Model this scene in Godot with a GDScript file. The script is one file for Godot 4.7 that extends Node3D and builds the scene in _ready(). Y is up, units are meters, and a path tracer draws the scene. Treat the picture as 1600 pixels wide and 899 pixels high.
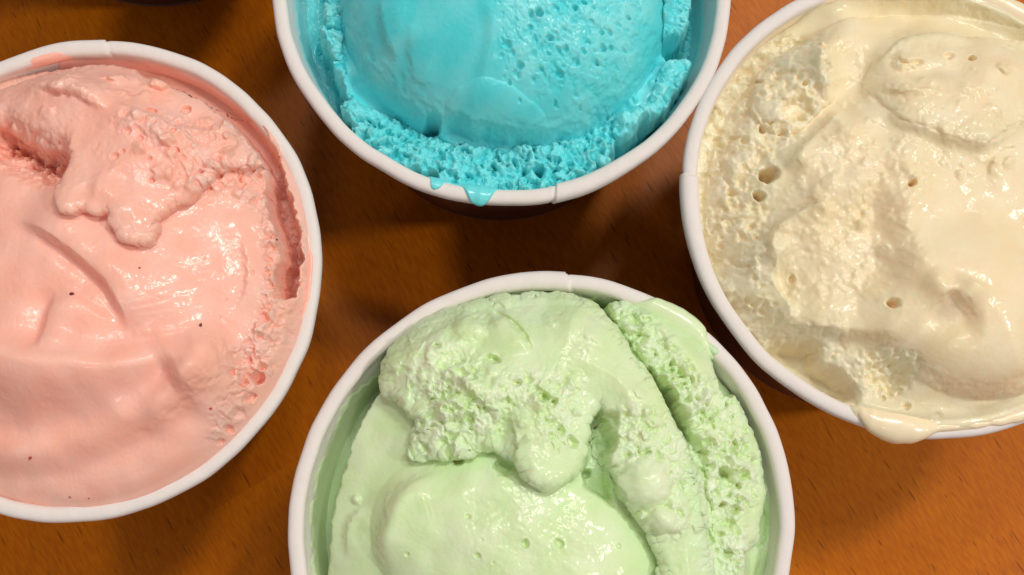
extends Node3D
# Four paper tubs of ice cream on a wooden table, seen from above. Metres, y up; the table top is y = 0.

const RIM_Y := 0.058          # height of a tub's rim above the table
const RIM_OUT := 46.5         # outer radius of the rolled rim, millimetres
const RIM_TUBE := 1.55        # its tube radius
const WALL_TOP := 44.0        # inner radius of the wall under the rim
const WALL_LOW := 34.3        # inner radius at the floor of the tub
const GRID := 600             # cells across one scoop's surface
const HALF := 49.5            # half its width, millimetres

var names_taken := {}


func numbered(called: String) -> String:
	if not names_taken.has(called):
		names_taken[called] = 0
		return called
	names_taken[called] += 1
	return "%s_%03d" % [called, names_taken[called]]


func thing(called: String, label: String, category: String, at: Vector3, group := "") -> Node3D:
	var o := Node3D.new()
	o.name = numbered(called)
	add_child(o)
	o.position = at
	o.set_meta("label", label)
	o.set_meta("category", category)
	if group != "":
		o.set_meta("group", group)
	return o


func part(called: String, mesh: Mesh, m: Material, parent: Node) -> MeshInstance3D:
	var o := MeshInstance3D.new()
	o.name = called
	o.mesh = mesh
	o.material_override = m
	o.cast_shadow = GeometryInstance3D.SHADOW_CASTING_SETTING_ON
	parent.add_child(o, true)
	return o


func linear(r: float, g: float, b: float) -> Color:
	return Color(r, g, b).linear_to_srgb()


func noise(s: int, f: float, octaves := 3, kind := FastNoiseLite.TYPE_SIMPLEX_SMOOTH) -> FastNoiseLite:
	var n := FastNoiseLite.new()
	n.seed = s
	n.noise_type = kind
	n.frequency = f
	n.fractal_type = FastNoiseLite.FRACTAL_FBM if octaves > 1 else FastNoiseLite.FRACTAL_NONE
	n.fractal_octaves = octaves
	return n


# ---------------------------------------------------------------- surfaces of revolution
# rows: pairs of radius, height (mm) along the profile; shape(angle) widens the radius. Double-sided use is fine: the profile is closed where it shows.
func lathe(rows: Array, seg: int, oval: Vector2, bump = null) -> ArrayMesh:
	var v := PackedVector3Array()
	var uv := PackedVector2Array()
	var ix := PackedInt32Array()
	var n := rows.size()
	for i in seg + 1:
		var a := TAU * i / seg
		var k := 1.0 + oval.x * cos(2.0 * a) + oval.y * sin(2.0 * a)
		for j in n:
			var p: Vector2 = rows[j]
			var r := p.x * k
			var y := p.y
			if bump != null:
				var d: Vector2 = bump.call(a, j)
				r += d.x
				y += d.y
			v.append(Vector3(cos(a) * r, y, sin(a) * r) * 0.001)
			uv.append(Vector2(float(i) / seg, float(j) / (n - 1)))
	for i in seg:
		for j in n - 1:
			var q := i * n + j
			ix.append_array([q, q + n, q + 1, q + 1, q + n, q + n + 1])
	return smooth_mesh(v, ix, uv)


func smooth_mesh(v: PackedVector3Array, ix: PackedInt32Array, uv := PackedVector2Array()) -> ArrayMesh:
	var nm := PackedVector3Array()
	nm.resize(v.size())
	for t in range(0, ix.size(), 3):
		var a := v[ix[t]]
		var c := (v[ix[t + 2]] - a).cross(v[ix[t + 1]] - a)
		for k in 3:
			nm[ix[t + k]] += c
	if uv.size() == v.size() and uv.size() > 0:      # weld the normals over the closing seam of a lathe
		var n := 0
		while n < uv.size() and uv[n].x == 0.0:
			n += 1
		if n < uv.size() and v[0].distance_to(v[v.size() - n]) < 1e-7:
			for j in n:
				var s := nm[j] + nm[v.size() - n + j]
				nm[j] = s
				nm[v.size() - n + j] = s
	for i in nm.size():
		nm[i] = nm[i].normalized()
	var arr := []
	arr.resize(Mesh.ARRAY_MAX)
	arr[Mesh.ARRAY_VERTEX] = v
	arr[Mesh.ARRAY_NORMAL] = nm
	if uv.size() == v.size():
		arr[Mesh.ARRAY_TEX_UV] = uv
	arr[Mesh.ARRAY_INDEX] = ix
	var m := ArrayMesh.new()
	m.add_surface_from_arrays(Mesh.PRIMITIVE_TRIANGLES, arr)
	return m


# ---------------------------------------------------------------- a sculpted scoop
# A height field over the mouth of the tub, worked like clay in millimetres (x right, z towards the front, height over the rim's middle),
# with a sideways push per point so that folds hang over and torn edges fray.
class Clay:
	var n: int
	var half: float
	var step: float
	var h := PackedFloat32Array()
	var px := PackedFloat32Array()
	var pz := PackedFloat32Array()
	var pale := PackedFloat32Array()      # 0 dense ice cream .. 1 airy froth
	var over := PackedByteArray()         # 1 where it has spilled past the wall onto the rim
	var kind := PackedByteArray()         # which part a point belongs to
	var D := PackedFloat32Array()
	var S := PackedFloat32Array()
	var T := PackedFloat32Array()
	var blank := PackedFloat32Array()
	var crumb: FastNoiseLite
	var warp: FastNoiseLite
	var cell: FastNoiseLite
	var soft: FastNoiseLite
	var big: FastNoiseLite
	var seed_at: int
	var oval := Vector2.ZERO               # how far the tub is from round

	func round_at(x: float, z: float) -> float:
		var a := 2.0 * atan2(z, x)
		return sqrt(x * x + z * z) / (1.0 + oval.x * cos(a) + oval.y * sin(a))

	func _init(cells: int, half_width: float, s: int) -> void:
		n = cells
		half = half_width
		step = 2.0 * half / (n - 1)
		seed_at = s
		for a in [h, px, pz, pale, D, S, T, blank]:
			a.resize(n * n)
		blank.fill(1e9)
		over.resize(n * n)
		kind.resize(n * n)
		crumb = make(s + 1, 0.42, 4)
		warp = make(s + 2, 0.55, 3)
		soft = make(s + 3, 0.075, 2)
		big = make(s + 5, 0.2, 3)
		cell = make(s + 4, 0.5, 1)
		cell.noise_type = FastNoiseLite.TYPE_CELLULAR
		cell.cellular_return_type = FastNoiseLite.RETURN_DISTANCE
		cell.cellular_jitter = 1.0

	func make(s: int, f: float, oct: int) -> FastNoiseLite:
		var k := FastNoiseLite.new()
		k.seed = s
		k.noise_type = FastNoiseLite.TYPE_SIMPLEX_SMOOTH
		k.frequency = f
		k.fractal_octaves = oct
		k.fractal_type = FastNoiseLite.FRACTAL_FBM if oct > 1 else FastNoiseLite.FRACTAL_NONE
		return k

	func clip(x0: float, z0: float, x1: float, z1: float) -> Rect2i:
		var a := Vector2i(clampi(int((x0 + half) / step), 0, n - 1), clampi(int((z0 + half) / step), 0, n - 1))
		var b := Vector2i(clampi(int((x1 + half) / step) + 1, 0, n - 1), clampi(int((z1 + half) / step) + 1, 0, n - 1))
		return Rect2i(a, b - a + Vector2i.ONE)

	static func spline(p: Array, closed: bool, sub: int) -> PackedVector2Array:
		var q := PackedVector2Array()
		for i in range(0, p.size(), 2):
			q.append(Vector2(p[i], p[i + 1]))
		var out := PackedVector2Array()
		var m := q.size()
		for i in (m if closed else m - 1):
			var a := q[(i - 1 + m) % m] if closed or i > 0 else q[0] * 2.0 - q[1]
			var d := q[(i + 2) % m] if closed or i + 2 < m else q[m - 1] * 2.0 - q[m - 2]
			for k in sub:
				out.append(q[i].cubic_interpolate(q[(i + 1) % m], a, d, float(k) / sub))
		if not closed:
			out.append(q[m - 1])
		return out

	# Distance D, side S and place T along a line, for the points within reach of it.
	func near_line(p: PackedVector2Array, closed: bool, reach: float) -> Rect2i:
		D = blank.duplicate()
		var lo := p[0]
		var hi := p[0]
		var m := p.size()
		var last := m if closed else m - 1
		for i in last:
			var a := p[i]
			var b := p[(i + 1) % m]
			lo = lo.min(b)
			hi = hi.max(b)
			var ab := b - a
			var l2 := maxf(ab.length_squared(), 1e-9)
			var r := clip(minf(a.x, b.x) - reach, minf(a.y, b.y) - reach, maxf(a.x, b.x) + reach, maxf(a.y, b.y) + reach)
			for j in range(r.position.y, r.end.y):
				var z := j * step - half
				for k in range(r.position.x, r.end.x):
					var x := k * step - half
					var ax := x - a.x
					var az := z - a.y
					var t := clampf((ax * ab.x + az * ab.y) / l2, 0.0, 1.0)
					var ex := ax - ab.x * t
					var ez := az - ab.y * t
					var d := ex * ex + ez * ez
					var at := j * n + k
					if d < D[at]:
						D[at] = d
						S[at] = ab.x * az - ab.y * ax
						T[at] = (i + t) / last
		return clip(lo.x - reach, lo.y - reach, hi.x + reach, hi.y + reach)

	# Signed distance (positive inside) to a closed outline, left in D; ragged adds noise to it.
	func outline(p: Array, reach: float, ragged: float, sub := 4, frayed := 1.0) -> Rect2i:
		var q := spline(p, true, sub)
		var r := near_line(q, true, reach)
		for j in range(r.position.y, r.end.y):
			var z := j * step - half
			for k in range(r.position.x, r.end.x):
				var at := j * n + k
				var x := k * step - half
				var d := sqrt(minf(D[at], reach * reach))
				if not Geometry2D.is_point_in_polygon(Vector2(x, z), q):
					d = -d
				if ragged > 0.0:
					d += ragged * (crumb.get_noise_2d(x * 0.5, z * 0.5) * 1.5 + frayed * (0.3 + 1.3 * maxf(big.get_noise_2d(x + 3.0, z), 0.0)) * crumb.get_noise_2d(x * 1.8 + 31.0, z * 1.8))
				D[at] = d
		return r

	func fill(level: float) -> void:
		h.fill(level)

	func dome(cx: float, cz: float, rx: float, rz: float, base: float, top: float, turn := 0.0, blend := 1.5, power := 0.5) -> void:
		var c := cos(turn)
		var s := sin(turn)
		for j in n:
			var z := j * step - half - cz
			for k in n:
				var x := k * step - half - cx
				var u := (x * c + z * s) / rx
				var w := (z * c - x * s) / rz
				var d := u * u + w * w
				if d < 1.0:
					var y := base + (top - base) * pow(1.0 - d, power)
					var at := j * n + k
					var o := h[at]
					var e := clampf(0.5 + 0.5 * (y - o) / blend, 0.0, 1.0)
					h[at] = lerpf(o, y, e) + blend * e * (1.0 - e)

	func undulate(amount: float) -> void:
		for j in n:
			var z := j * step - half
			for k in n:
				h[j * n + k] += amount * soft.get_noise_2d(k * step - half, z)

	static func ends(t: float, how: float) -> float:
		if how <= 0.0:
			return 1.0
		return smoothstep(0.0, how, t) * smoothstep(0.0, how, 1.0 - t)

	# A ridge (amp > 0) or groove (amp < 0) along a line.
	func stroke(p: Array, w: float, amp: float, fade := 0.3, wobble := 0.0) -> void:
		var r := near_line(spline(p, false, 5), false, w * 2.6)
		for j in range(r.position.y, r.end.y):
			for k in range(r.position.x, r.end.x):
				var at := j * n + k
				if D[at] < 1e8:
					var d := D[at] / (w * w)
					var f := exp(-d)
					if wobble > 0.0:
						f *= 1.0 + wobble * warp.get_noise_2d(k * step, j * step)
					h[at] += amp * f * Clay.ends(T[at], fade)

	# A fold: the surface on the right of the line (walking along it) rises to it gently over `wide` and drops off on the left within `sharp`; over pushes the lip out.
	func ledge(p: Array, sharp: float, wide: float, amp: float, fade := 0.25, lip := 0.0, ragged := 0.0) -> void:
		var reach := maxf(sharp, wide) * 2.4
		var q := spline(p, false, 5)
		var r := near_line(q, false, reach)
		for j in range(r.position.y, r.end.y):
			for k in range(r.position.x, r.end.x):
				var at := j * n + k
				if D[at] < 1e8:
					var d := sqrt(D[at]) * (1.0 if S[at] > 0.0 else -1.0)
					if ragged > 0.0:
						d += ragged * crumb.get_noise_2d(k * step * 1.5, j * step * 1.5)
					var f := exp(-pow(d / wide, 2.0)) if d > 0.0 else exp(-pow(d / sharp, 2.0))
					var e := Clay.ends(T[at], fade)
					h[at] += amp * f * e
					if lip > 0.0:
						var i := clampi(int(T[at] * (q.size() - 1)), 0, q.size() - 2)
						var along := (q[i + 1] - q[i]).normalized()
						var g := lip * e * exp(-pow((d - sharp * 0.3) / (sharp * 0.9), 2.0))
						px[at] += along.y * g
						pz[at] -= along.x * g

	# A layer laid on top: rises within `edge` of its outline with a rounded lip that hangs over by `lip`.
	func slab(p: Array, amp: float, edge: float, lip: float, ragged: float, mark := 0, crown := 0.0) -> void:
		var r := outline(p, maxf(edge * 2.0, 12.0 if crown > 0.0 else 3.0) + ragged * 2.0, ragged)
		for j in range(r.position.y + 1, r.end.y - 1):
			for k in range(r.position.x + 1, r.end.x - 1):
				var at := j * n + k
				var d := D[at]
				if d > 0.0:
					var e := clampf(d / edge, 0.0, 1.0)
					h[at] += amp * sqrt(1.0 - (1.0 - e) * (1.0 - e))
					if crown > 0.0:
						h[at] += crown * smoothstep(0.0, 11.0, d)
					if lip > 0.0 and e < 1.0:
						var g := Vector2(D[at + 1] - D[at - 1], D[at + n] - D[at - n])
						g = g.normalized() * lip * sin(PI * pow(e, 0.6))
						px[at] -= g.x
						pz[at] -= g.y
				if mark > 0 and d > -0.3:
					kind[at] = mark

	# Moves the surface to a level inside an outline (a hollow or a gap).
	func hollow(p: Array, level: float, feather: float, ragged: float) -> void:
		var r := outline(p, feather * 1.5 + ragged * 2.0 + 0.5, ragged, 4, 0.3)
		for j in range(r.position.y, r.end.y):
			for k in range(r.position.x, r.end.x):
				var at := j * n + k
				if D[at] > -feather:
					h[at] = lerpf(h[at], minf(level, h[at]), smoothstep(-feather, feather * 0.4, D[at]))

	# Adds to the height inside an outline, softly.
	func swell(p: Array, amp: float, feather: float) -> void:
		var r := outline(p, feather * 1.2, 0.0)
		for j in range(r.position.y, r.end.y):
			for k in range(r.position.x, r.end.x):
				var at := j * n + k
				h[at] += amp * smoothstep(-feather, feather, D[at])

	# Torn, airy ice cream: crumbs, cavities and sideways fraying.
	func froth(p: Array, feather: float, amp: float, size := 1.0, holes := 0.6, mark := 0) -> void:
		var r := outline(p, feather * 1.6 + 1.0, 0.8)
		var f := 1.0 / size
		for j in range(r.position.y, r.end.y):
			var z := j * step - half
			for k in range(r.position.x, r.end.x):
				var at := j * n + k
				var m := smoothstep(-feather, feather, D[at])
				if m <= 0.0:
					continue
				var x := k * step - half
				var wx := x + 0.7 * size * warp.get_noise_2d(x * f * 0.7, z * f * 0.7)
				var wz := z + 0.7 * size * warp.get_noise_2d(x * f * 0.7 + 50.0, z * f * 0.7)
				var lump := crumb.get_noise_2d(wx * f * 0.5, wz * f * 0.5)
				var c := crumb.get_noise_2d(wx * f * 1.25 + 23.0, wz * f * 1.25)
				var fine := crumb.get_noise_2d(wx * f * 3.4 + 17.0, wz * f * 3.4)
				var where := smoothstep(-0.3, 0.25, big.get_noise_2d(x * f + 9.0, z * f))
				var cave := smoothstep(0.0, 0.42, c) * (0.25 + 0.75 * where)
				var tiny := smoothstep(0.08, 0.4, crumb.get_noise_2d(wx * f * 2.6 - 40.0, wz * f * 2.6)) * (0.3 + 0.7 * where)
				h[at] += m * amp * (1.3 * lump + 0.42 * fine + 0.3 * minf(-c, 0.25) - 1.9 * holes * cave - 1.0 * holes * tiny)
				px[at] += m * amp * 0.35 * crumb.get_noise_2d(x * f * 0.9 + 90.0, z * f * 0.9)
				pz[at] += m * amp * 0.35 * crumb.get_noise_2d(x * f * 0.9, z * f * 0.9 + 70.0)
				pale[at] = maxf(pale[at], m * clampf(0.5 + 0.7 * lump - 0.9 * cave - 0.4 * tiny, 0.0, 1.0))
				if mark > 0 and D[at] > 0.0:
					kind[at] = mark

	# Fine relief inside an outline: lumps of melted crystals.
	func lumps(p: Array, feather: float, amp: float, size: float, bias := 0.0) -> void:
		var r := outline(p, feather * 1.2, 0.0)
		for j in range(r.position.y, r.end.y):
			var z := (j * step - half) / size
			for k in range(r.position.x, r.end.x):
				var at := j * n + k
				var x := (k * step - half) / size
				var b := crumb.get_noise_2d(x + 7.0, z - 3.0)
				h[at] += amp * smoothstep(-feather, feather, D[at]) * (maxf(b - bias, 0.0) * 2.0 if bias > 0.0 else b)

	func pit(x0: float, z0: float, r0: float, depth: float, squash := 1.0, turn := 0.0) -> void:
		var r := clip(x0 - r0 * 1.8, z0 - r0 * 1.8, x0 + r0 * 1.8, z0 + r0 * 1.8)
		for j in range(r.position.y, r.end.y):
			for k in range(r.position.x, r.end.x):
				var v := Vector2(k * step - half - x0, j * step - half - z0).rotated(-turn)
				v.y *= squash
				var d := v.length() / r0 + 0.25 * warp.get_noise_2d(k * step * 1.2, j * step * 1.2)
				h[j * n + k] -= depth * (1.0 - smoothstep(0.45, 1.0, d))
				h[j * n + k] += 0.12 * minf(depth, 1.0) * exp(-pow((d - 1.15) / 0.25, 2.0))

	func bead(x0: float, z0: float, r0: float, amp: float, squash := 1.0, turn := 0.0) -> void:
		var r := clip(x0 - r0 * 1.5, z0 - r0 * 1.5, x0 + r0 * 1.5, z0 + r0 * 1.5)
		for j in range(r.position.y, r.end.y):
			for k in range(r.position.x, r.end.x):
				var v := Vector2(k * step - half - x0, j * step - half - z0).rotated(-turn)
				v.y *= squash
				var d := v.length() / r0 + 0.12 * warp.get_noise_2d(k * step, j * step)
				if d < 1.0:
					h[j * n + k] += amp * sqrt(1.0 - d * d)

	# Torn flakes: short curved lips, mostly along one direction.
	func tears(p: Array, count: int, long: float, amp: float, turn: float, spread: float, s: int) -> void:
		var q := Clay.spline(p, true, 3)
		var lo := q[0]
		var hi := q[0]
		for v in q:
			lo = lo.min(v)
			hi = hi.max(v)
		var rng := RandomNumberGenerator.new()
		rng.seed = s
		var made := 0
		for tries in count * 30:
			if made == count:
				break
			var v := Vector2(rng.randf_range(lo.x, hi.x), rng.randf_range(lo.y, hi.y))
			var a := turn + rng.randf_range(-spread, spread)
			var l := long * rng.randf_range(0.4, 1.3)
			var bend := rng.randf_range(-0.35, 0.35)
			var up := amp * rng.randf_range(0.35, 1.3)
			var sharp := rng.randf_range(0.22, 0.5)
			var wide := rng.randf_range(0.8, 2.2)
			var back := rng.randf() < 0.3
			if not Geometry2D.is_point_in_polygon(v, q):
				continue
			var d := Vector2.from_angle(a) * l * 0.5
			var n2 := d.orthogonal() * bend
			var pts := [v.x - d.x, v.y - d.y, v.x + n2.x, v.y + n2.y, v.x + d.x, v.y + d.y]
			if back:
				pts = [pts[4], pts[5], pts[2], pts[3], pts[0], pts[1]]
			ledge(pts, sharp, wide, up, 0.35, 0.25 * up, 0.5)
			made += 1

	# A smooth rounded lump that covers what was there.
	func ball(x0: float, z0: float, r0: float, amp: float, squash := 1.0, turn := 0.0) -> void:
		var r := clip(x0 - r0 * 1.3, z0 - r0 * 1.3, x0 + r0 * 1.3, z0 + r0 * 1.3)
		var sum := 0.0
		var many := 0
		for j in range(r.position.y, r.end.y):
			for k in range(r.position.x, r.end.x):
				sum += h[j * n + k]
				many += 1
		var level := sum / many
		for j in range(r.position.y, r.end.y):
			for k in range(r.position.x, r.end.x):
				var at := j * n + k
				var v := Vector2(k * step - half - x0, j * step - half - z0).rotated(-turn)
				v.y *= squash
				var d := v.length() / r0 + 0.10 * soft.get_noise_2d(k * step * 4.0, j * step * 4.0)
				if d < 1.0:
					h[at] = maxf(lerpf(h[at], level, smoothstep(1.0, 0.7, d)), level - amp * 0.2 + amp * 1.2 * sqrt(1.0 - d * d))
					var e := smoothstep(1.0, 0.6, d)
					px[at] *= 1.0 - e
					pz[at] *= 1.0 - e
					pale[at] = lerpf(pale[at], 0.6, e)

	func scatter(p: Array, count: int, small: float, large: float, depth: float, s: int) -> void:
		var q := Clay.spline(p, true, 3)
		var lo := q[0]
		var hi := q[0]
		for v in q:
			lo = lo.min(v)
			hi = hi.max(v)
		var rng := RandomNumberGenerator.new()
		rng.seed = s
		var made := 0
		for tries in count * 30:
			if made == count:
				break
			var v := Vector2(rng.randf_range(lo.x, hi.x), rng.randf_range(lo.y, hi.y))
			var r0 := lerpf(small, large, pow(rng.randf(), 2.0))
			var turn := rng.randf_range(-0.5, 0.5)
			if Geometry2D.is_point_in_polygon(v, q):
				if depth > 0.0:
					pit(v.x, v.y, r0, depth * r0, rng.randf_range(1.0, 2.0), turn)
				else:
					bead(v.x, v.y, r0, -depth * r0, rng.randf_range(1.0, 1.6), turn * 3.0)
				made += 1

	# Evens out single-cell steps, as the melted skin does.
	func relax(times: int) -> void:
		for pass_at in times:
			for a in [h, px, pz]:
				var o: PackedFloat32Array = a.duplicate()
				for j in range(1, n - 1):
					for k in range(1, n - 1):
						var at := j * n + k
						a[at] = o[at] * 0.36 + 0.12 * (o[at - 1] + o[at + 1] + o[at - n] + o[at + n]) + 0.04 * (o[at - n - 1] + o[at - n + 1] + o[at + n - 1] + o[at + n + 1])

	# Where the ice cream stands above the rim and runs on over it.
	func overhang(p: Array, feather: float, level: float) -> void:
		var r := outline(p, feather * 1.5 + 0.5, 0.0)
		for j in range(r.position.y, r.end.y):
			for k in range(r.position.x, r.end.x):
				var at := j * n + k
				var rr := round_at(k * step - half, j * step - half)
				var m := smoothstep(-feather, feather, D[at]) * smoothstep(37.0, 43.5, rr)
				h[at] = lerpf(h[at], maxf(h[at], level), m)
				if D[at] > 0.0 and rr > 41.0:
					over[at] = 1

	# Fills a hollow up to a level, inside an outline.
	func fill_to(p: Array, feather: float, level: float) -> void:
		var r := outline(p, feather * 1.5 + 0.5, 0.4)
		for j in range(r.position.y, r.end.y):
			for k in range(r.position.x, r.end.x):
				var at := j * n + k
				h[at] = lerpf(h[at], maxf(h[at], level), smoothstep(-feather, feather, D[at]))

	func mark_part(p: Array, mark: int) -> void:
		var r := outline(p, 2.0, 0.6)
		for j in range(r.position.y, r.end.y):
			for k in range(r.position.x, r.end.x):
				if D[j * n + k] > 0.0:
					kind[j * n + k] = mark


func sculpt(c: Clay, deep: Color, airy: Color, grain: float, parts: Array, m: Material, parent: Node3D) -> void:
	var n := c.n
	var v := PackedVector3Array()
	v.resize(n * n)
	var keep := PackedByteArray()
	keep.resize(n * n)
	var fine := noise(c.seed_at + 9, 0.9, 3)
	var swirl := noise(c.seed_at + 12, 0.09, 4)
	for j in n:
		for k in n:
			var at := j * n + k
			var x := k * c.step - c.half
			var z := j * c.step - c.half
			var y := c.h[at] + grain * fine.get_noise_2d(x, z)
			var r0 := c.round_at(x, z)
			x += c.px[at]
			z += c.pz[at]
			if k > 0 and j > 0 and k < n - 1 and j < n - 1:
				var steep := smoothstep(0.9, 2.5, (absf(c.h[at + 1] - c.h[at - 1]) + absf(c.h[at + n] - c.h[at - n])) / c.step * 0.5)
				if steep > 0.0:
					x += steep * 0.35 * c.crumb.get_noise_3d(x * 0.8, y * 0.9, z * 0.8)
					z += steep * 0.35 * c.crumb.get_noise_3d(x * 0.8 + 40.0, y * 0.9, z * 0.8)
			if r0 > 28.0:          # the heap rounds down to the rim
				var spilt := c.over[at] == 1
				var cap := 2.9 - (r0 - 43.0) * ((0.75 if spilt else 1.5) if r0 > 43.0 else 1.7)
				var e := clampf(0.5 + 0.5 * (cap - y) / 2.2, 0.0, 1.0)
				y = lerpf(cap, y, e) - 2.2 * e * (1.0 - e) * (1.0 - smoothstep(43.0, 44.5, r0))
			if c.over[at] == 0:
				var lim := WALL_TOP + 0.35 + minf(y, 0.0) * (WALL_TOP - WALL_LOW) / 57.0
				if y > 0.3:
					lim = WALL_TOP + 0.6
				var r := c.round_at(x, z)
				if r > lim:
					x *= lim / r
					z *= lim / r
				keep[at] = 1 if r0 < 45.2 else 0
			else:
				keep[at] = 1 if r0 < 45.5 else 0
			v[at] = Vector3(x, y, z) * 0.001
	var nm := PackedVector3Array()
	nm.resize(n * n)
	for j in range(1, n - 1):
		for k in range(1, n - 1):
			var at := j * n + k
			var w0 := (v[at + n] - v[at - n]).cross(v[at + 1] - v[at - 1]).normalized()
			w0.y = maxf(w0.y, 0.1)
			nm[at] = w0.normalized()
	for w in parts.size():
		var local := PackedInt32Array()
		local.resize(n * n)
		local.fill(-1)
		var pv := PackedVector3Array()
		var pn := PackedVector3Array()
		var pc := PackedColorArray()
		var ix := PackedInt32Array()
		for j in range(1, n - 2):
			for k in range(1, n - 2):
				var at := j * n + k
				if c.kind[at] != w or keep[at] + keep[at + 1] + keep[at + n] + keep[at + n + 1] < 4:
					continue
				for q in [at, at + 1, at + n, at + n + 1]:
					if local[q] < 0:
						local[q] = pv.size()
						pv.append(v[q])
						pn.append(nm[q])
						pc.append(deep.lerp(airy, clampf(0.25 + 0.75 * c.pale[q] + 0.7 * swirl.get_noise_2d(v[q].x * 1000.0 + 300.0 * v[q].z, v[q].z * 1000.0), 0.0, 1.0)))
				var a := local[at]
				var b := local[at + 1]
				var d := local[at + n]
				var e := local[at + n + 1]
				if v[at].distance_squared_to(v[at + n + 1]) < v[at + 1].distance_squared_to(v[at + n]):
					ix.append_array([a, b, e, a, e, d])
				else:
					ix.append_array([a, b, d, b, e, d])
		if ix.is_empty():
			continue
		var arr := []
		arr.resize(Mesh.ARRAY_MAX)
		arr[Mesh.ARRAY_VERTEX] = pv
		arr[Mesh.ARRAY_NORMAL] = pn
		arr[Mesh.ARRAY_COLOR] = pc
		arr[Mesh.ARRAY_INDEX] = ix
		var mesh := ArrayMesh.new()
		mesh.add_surface_from_arrays(Mesh.PRIMITIVE_TRIANGLES, arr)
		part(parts[w], mesh, m, parent)


func seed_mesh(r: float, s: int) -> ArrayMesh:
	var v := PackedVector3Array()
	var ix := PackedInt32Array()
	var q := noise(s, 2.0, 1)
	for i in 9:
		for j in 7:
			var a := TAU * i / 8.0
			var b := PI * (j / 6.0 - 0.5)
			var p := Vector3(cos(a) * cos(b), sin(b) * 0.6, sin(a) * cos(b) * 0.7)
			v.append(p * r * (1.0 + 0.3 * q.get_noise_3dv(p)) * 0.001)
	for i in 8:
		for j in 6:
			var k := i * 7 + j
			ix.append_array([k, k + 7, k + 1, k + 1, k + 7, k + 8])
	return smooth_mesh(v, ix)


# A pip or crumb lying on a scoop, at x, z (mm from the tub's middle).
func speck(c: Clay, called: String, x: float, z: float, r: float, m: Material, parent: Node3D) -> void:
	var k := clampi(roundi((x + c.half) / c.step), 0, c.n - 1)
	var j := clampi(roundi((z + c.half) / c.step), 0, c.n - 1)
	var o := part(called, seed_mesh(r, int(x * 7 + z * 3)), m, parent)
	o.position = Vector3(x, c.h[j * c.n + k], z) * 0.001
	o.rotation.y = x * 3.0


# Melted ice cream run over a rim: stops hold angle round the tub, how far it reaches over the roll (degrees: 180 inside, 90 on top, 0 outside) and its thickness in mm.
func spill_mesh(stops: Array, oval: Vector2, s: int) -> ArrayMesh:
	var v := PackedVector3Array()
	var ix := PackedInt32Array()
	var q := noise(s, 0.8, 2)
	var rows := 34
	var cols := 0
	var m := stops.size()
	for i in m - 1:
		var many := maxi(4, int(absf(stops[i + 1][0] - stops[i][0]) * 45.0 / 0.16))
		for k in many + (1 if i == m - 2 else 0):
			var t := float(k) / many
			var p: Array = stops[maxi(i - 1, 0)]
			var a: Array = stops[i]
			var b: Array = stops[i + 1]
			var n: Array = stops[mini(i + 2, m - 1)]
			var phi := lerpf(a[0], b[0], t)
			var reach := cubic_interpolate(a[1], b[1], p[1], n[1], t)
			var thick := maxf(lerpf(a[2], b[2], smoothstep(0.0, 1.0, t)), 0.05)
			reach += 12.0 * q.get_noise_1d(phi * 11.0)
			var k_oval := 1.0 + oval.x * cos(2.0 * phi) + oval.y * sin(2.0 * phi)
			var margin := 1.0
			if i == 0:
				margin = smoothstep(0.0, 1.0, t)
			elif i == m - 2:
				margin = 1.0 - smoothstep(0.0, 1.0, t)
			for j in rows:
				var th := lerpf(215.0, reach - 8.0, float(j) / (rows - 1))
				var e := clampf((th - reach) * PI / 180.0 * 1.55 / maxf(thick * 1.25, 0.3), 0.0, 1.0)
				var r := RIM_TUBE - 0.12 + (thick + 0.12) * sqrt(1.0 - (1.0 - e) * (1.0 - e)) * margin + 0.06 * q.get_noise_2d(phi * 9.0, th * 0.02)
				var w := deg_to_rad(th)
				var rad := (RIM_OUT - RIM_TUBE) * k_oval + cos(w) * r
				v.append(Vector3(cos(phi) * rad, sin(w) * r, sin(phi) * rad) * 0.001)
			cols += 1
	for i in cols - 1:
		for j in rows - 1:
			var at := i * rows + j
			ix.append_array([at, at + 1, at + rows, at + 1, at + rows + 1, at + rows])
	return smooth_mesh(v, ix)


# The smear of ice cream left on the lining, its upper edge uneven.
func film_mesh(from: float, to: float, top: float, uneven: float, oval: Vector2, s: int) -> ArrayMesh:
	var v := PackedVector3Array()
	var ix := PackedInt32Array()
	var q := noise(s, 0.16, 3)
	var cols := int((to - from) * 45.0 / 0.5)
	var rows := 40
	for i in cols + 1:
		var phi := lerpf(from, to, float(i) / cols)
		var k_oval := 1.0 + oval.x * cos(2.0 * phi) + oval.y * sin(2.0 * phi)
		var hi := top + uneven * (1.4 * q.get_noise_1d(phi * 24.0) + 0.5 * q.get_noise_1d(phi * 130.0)) - 14.0 * (1.0 - smoothstep(0.0, 0.12, minf(phi - from, to - phi)))
		for j in rows:
			var y := lerpf(hi, -34.0, pow(float(j) / (rows - 1), 1.3))
			var e := clampf((hi - y) / 1.2, 0.0, 1.0)
			var r := (lerpf(WALL_TOP, WALL_LOW, -y / 57.0) - (-0.12 + e * 0.3 + maxf(0.0, 0.14 * q.get_noise_2d(phi * 60.0 + y * 1.5, y * 0.9)))) * k_oval
			v.append(Vector3(cos(phi) * r, y, sin(phi) * r) * 0.001)
	for i in cols:
		for j in rows - 1:
			var at := i * rows + j
			ix.append_array([at, at + 1, at + rows, at + 1, at + rows + 1, at + rows])
	return smooth_mesh(v, ix)


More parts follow.
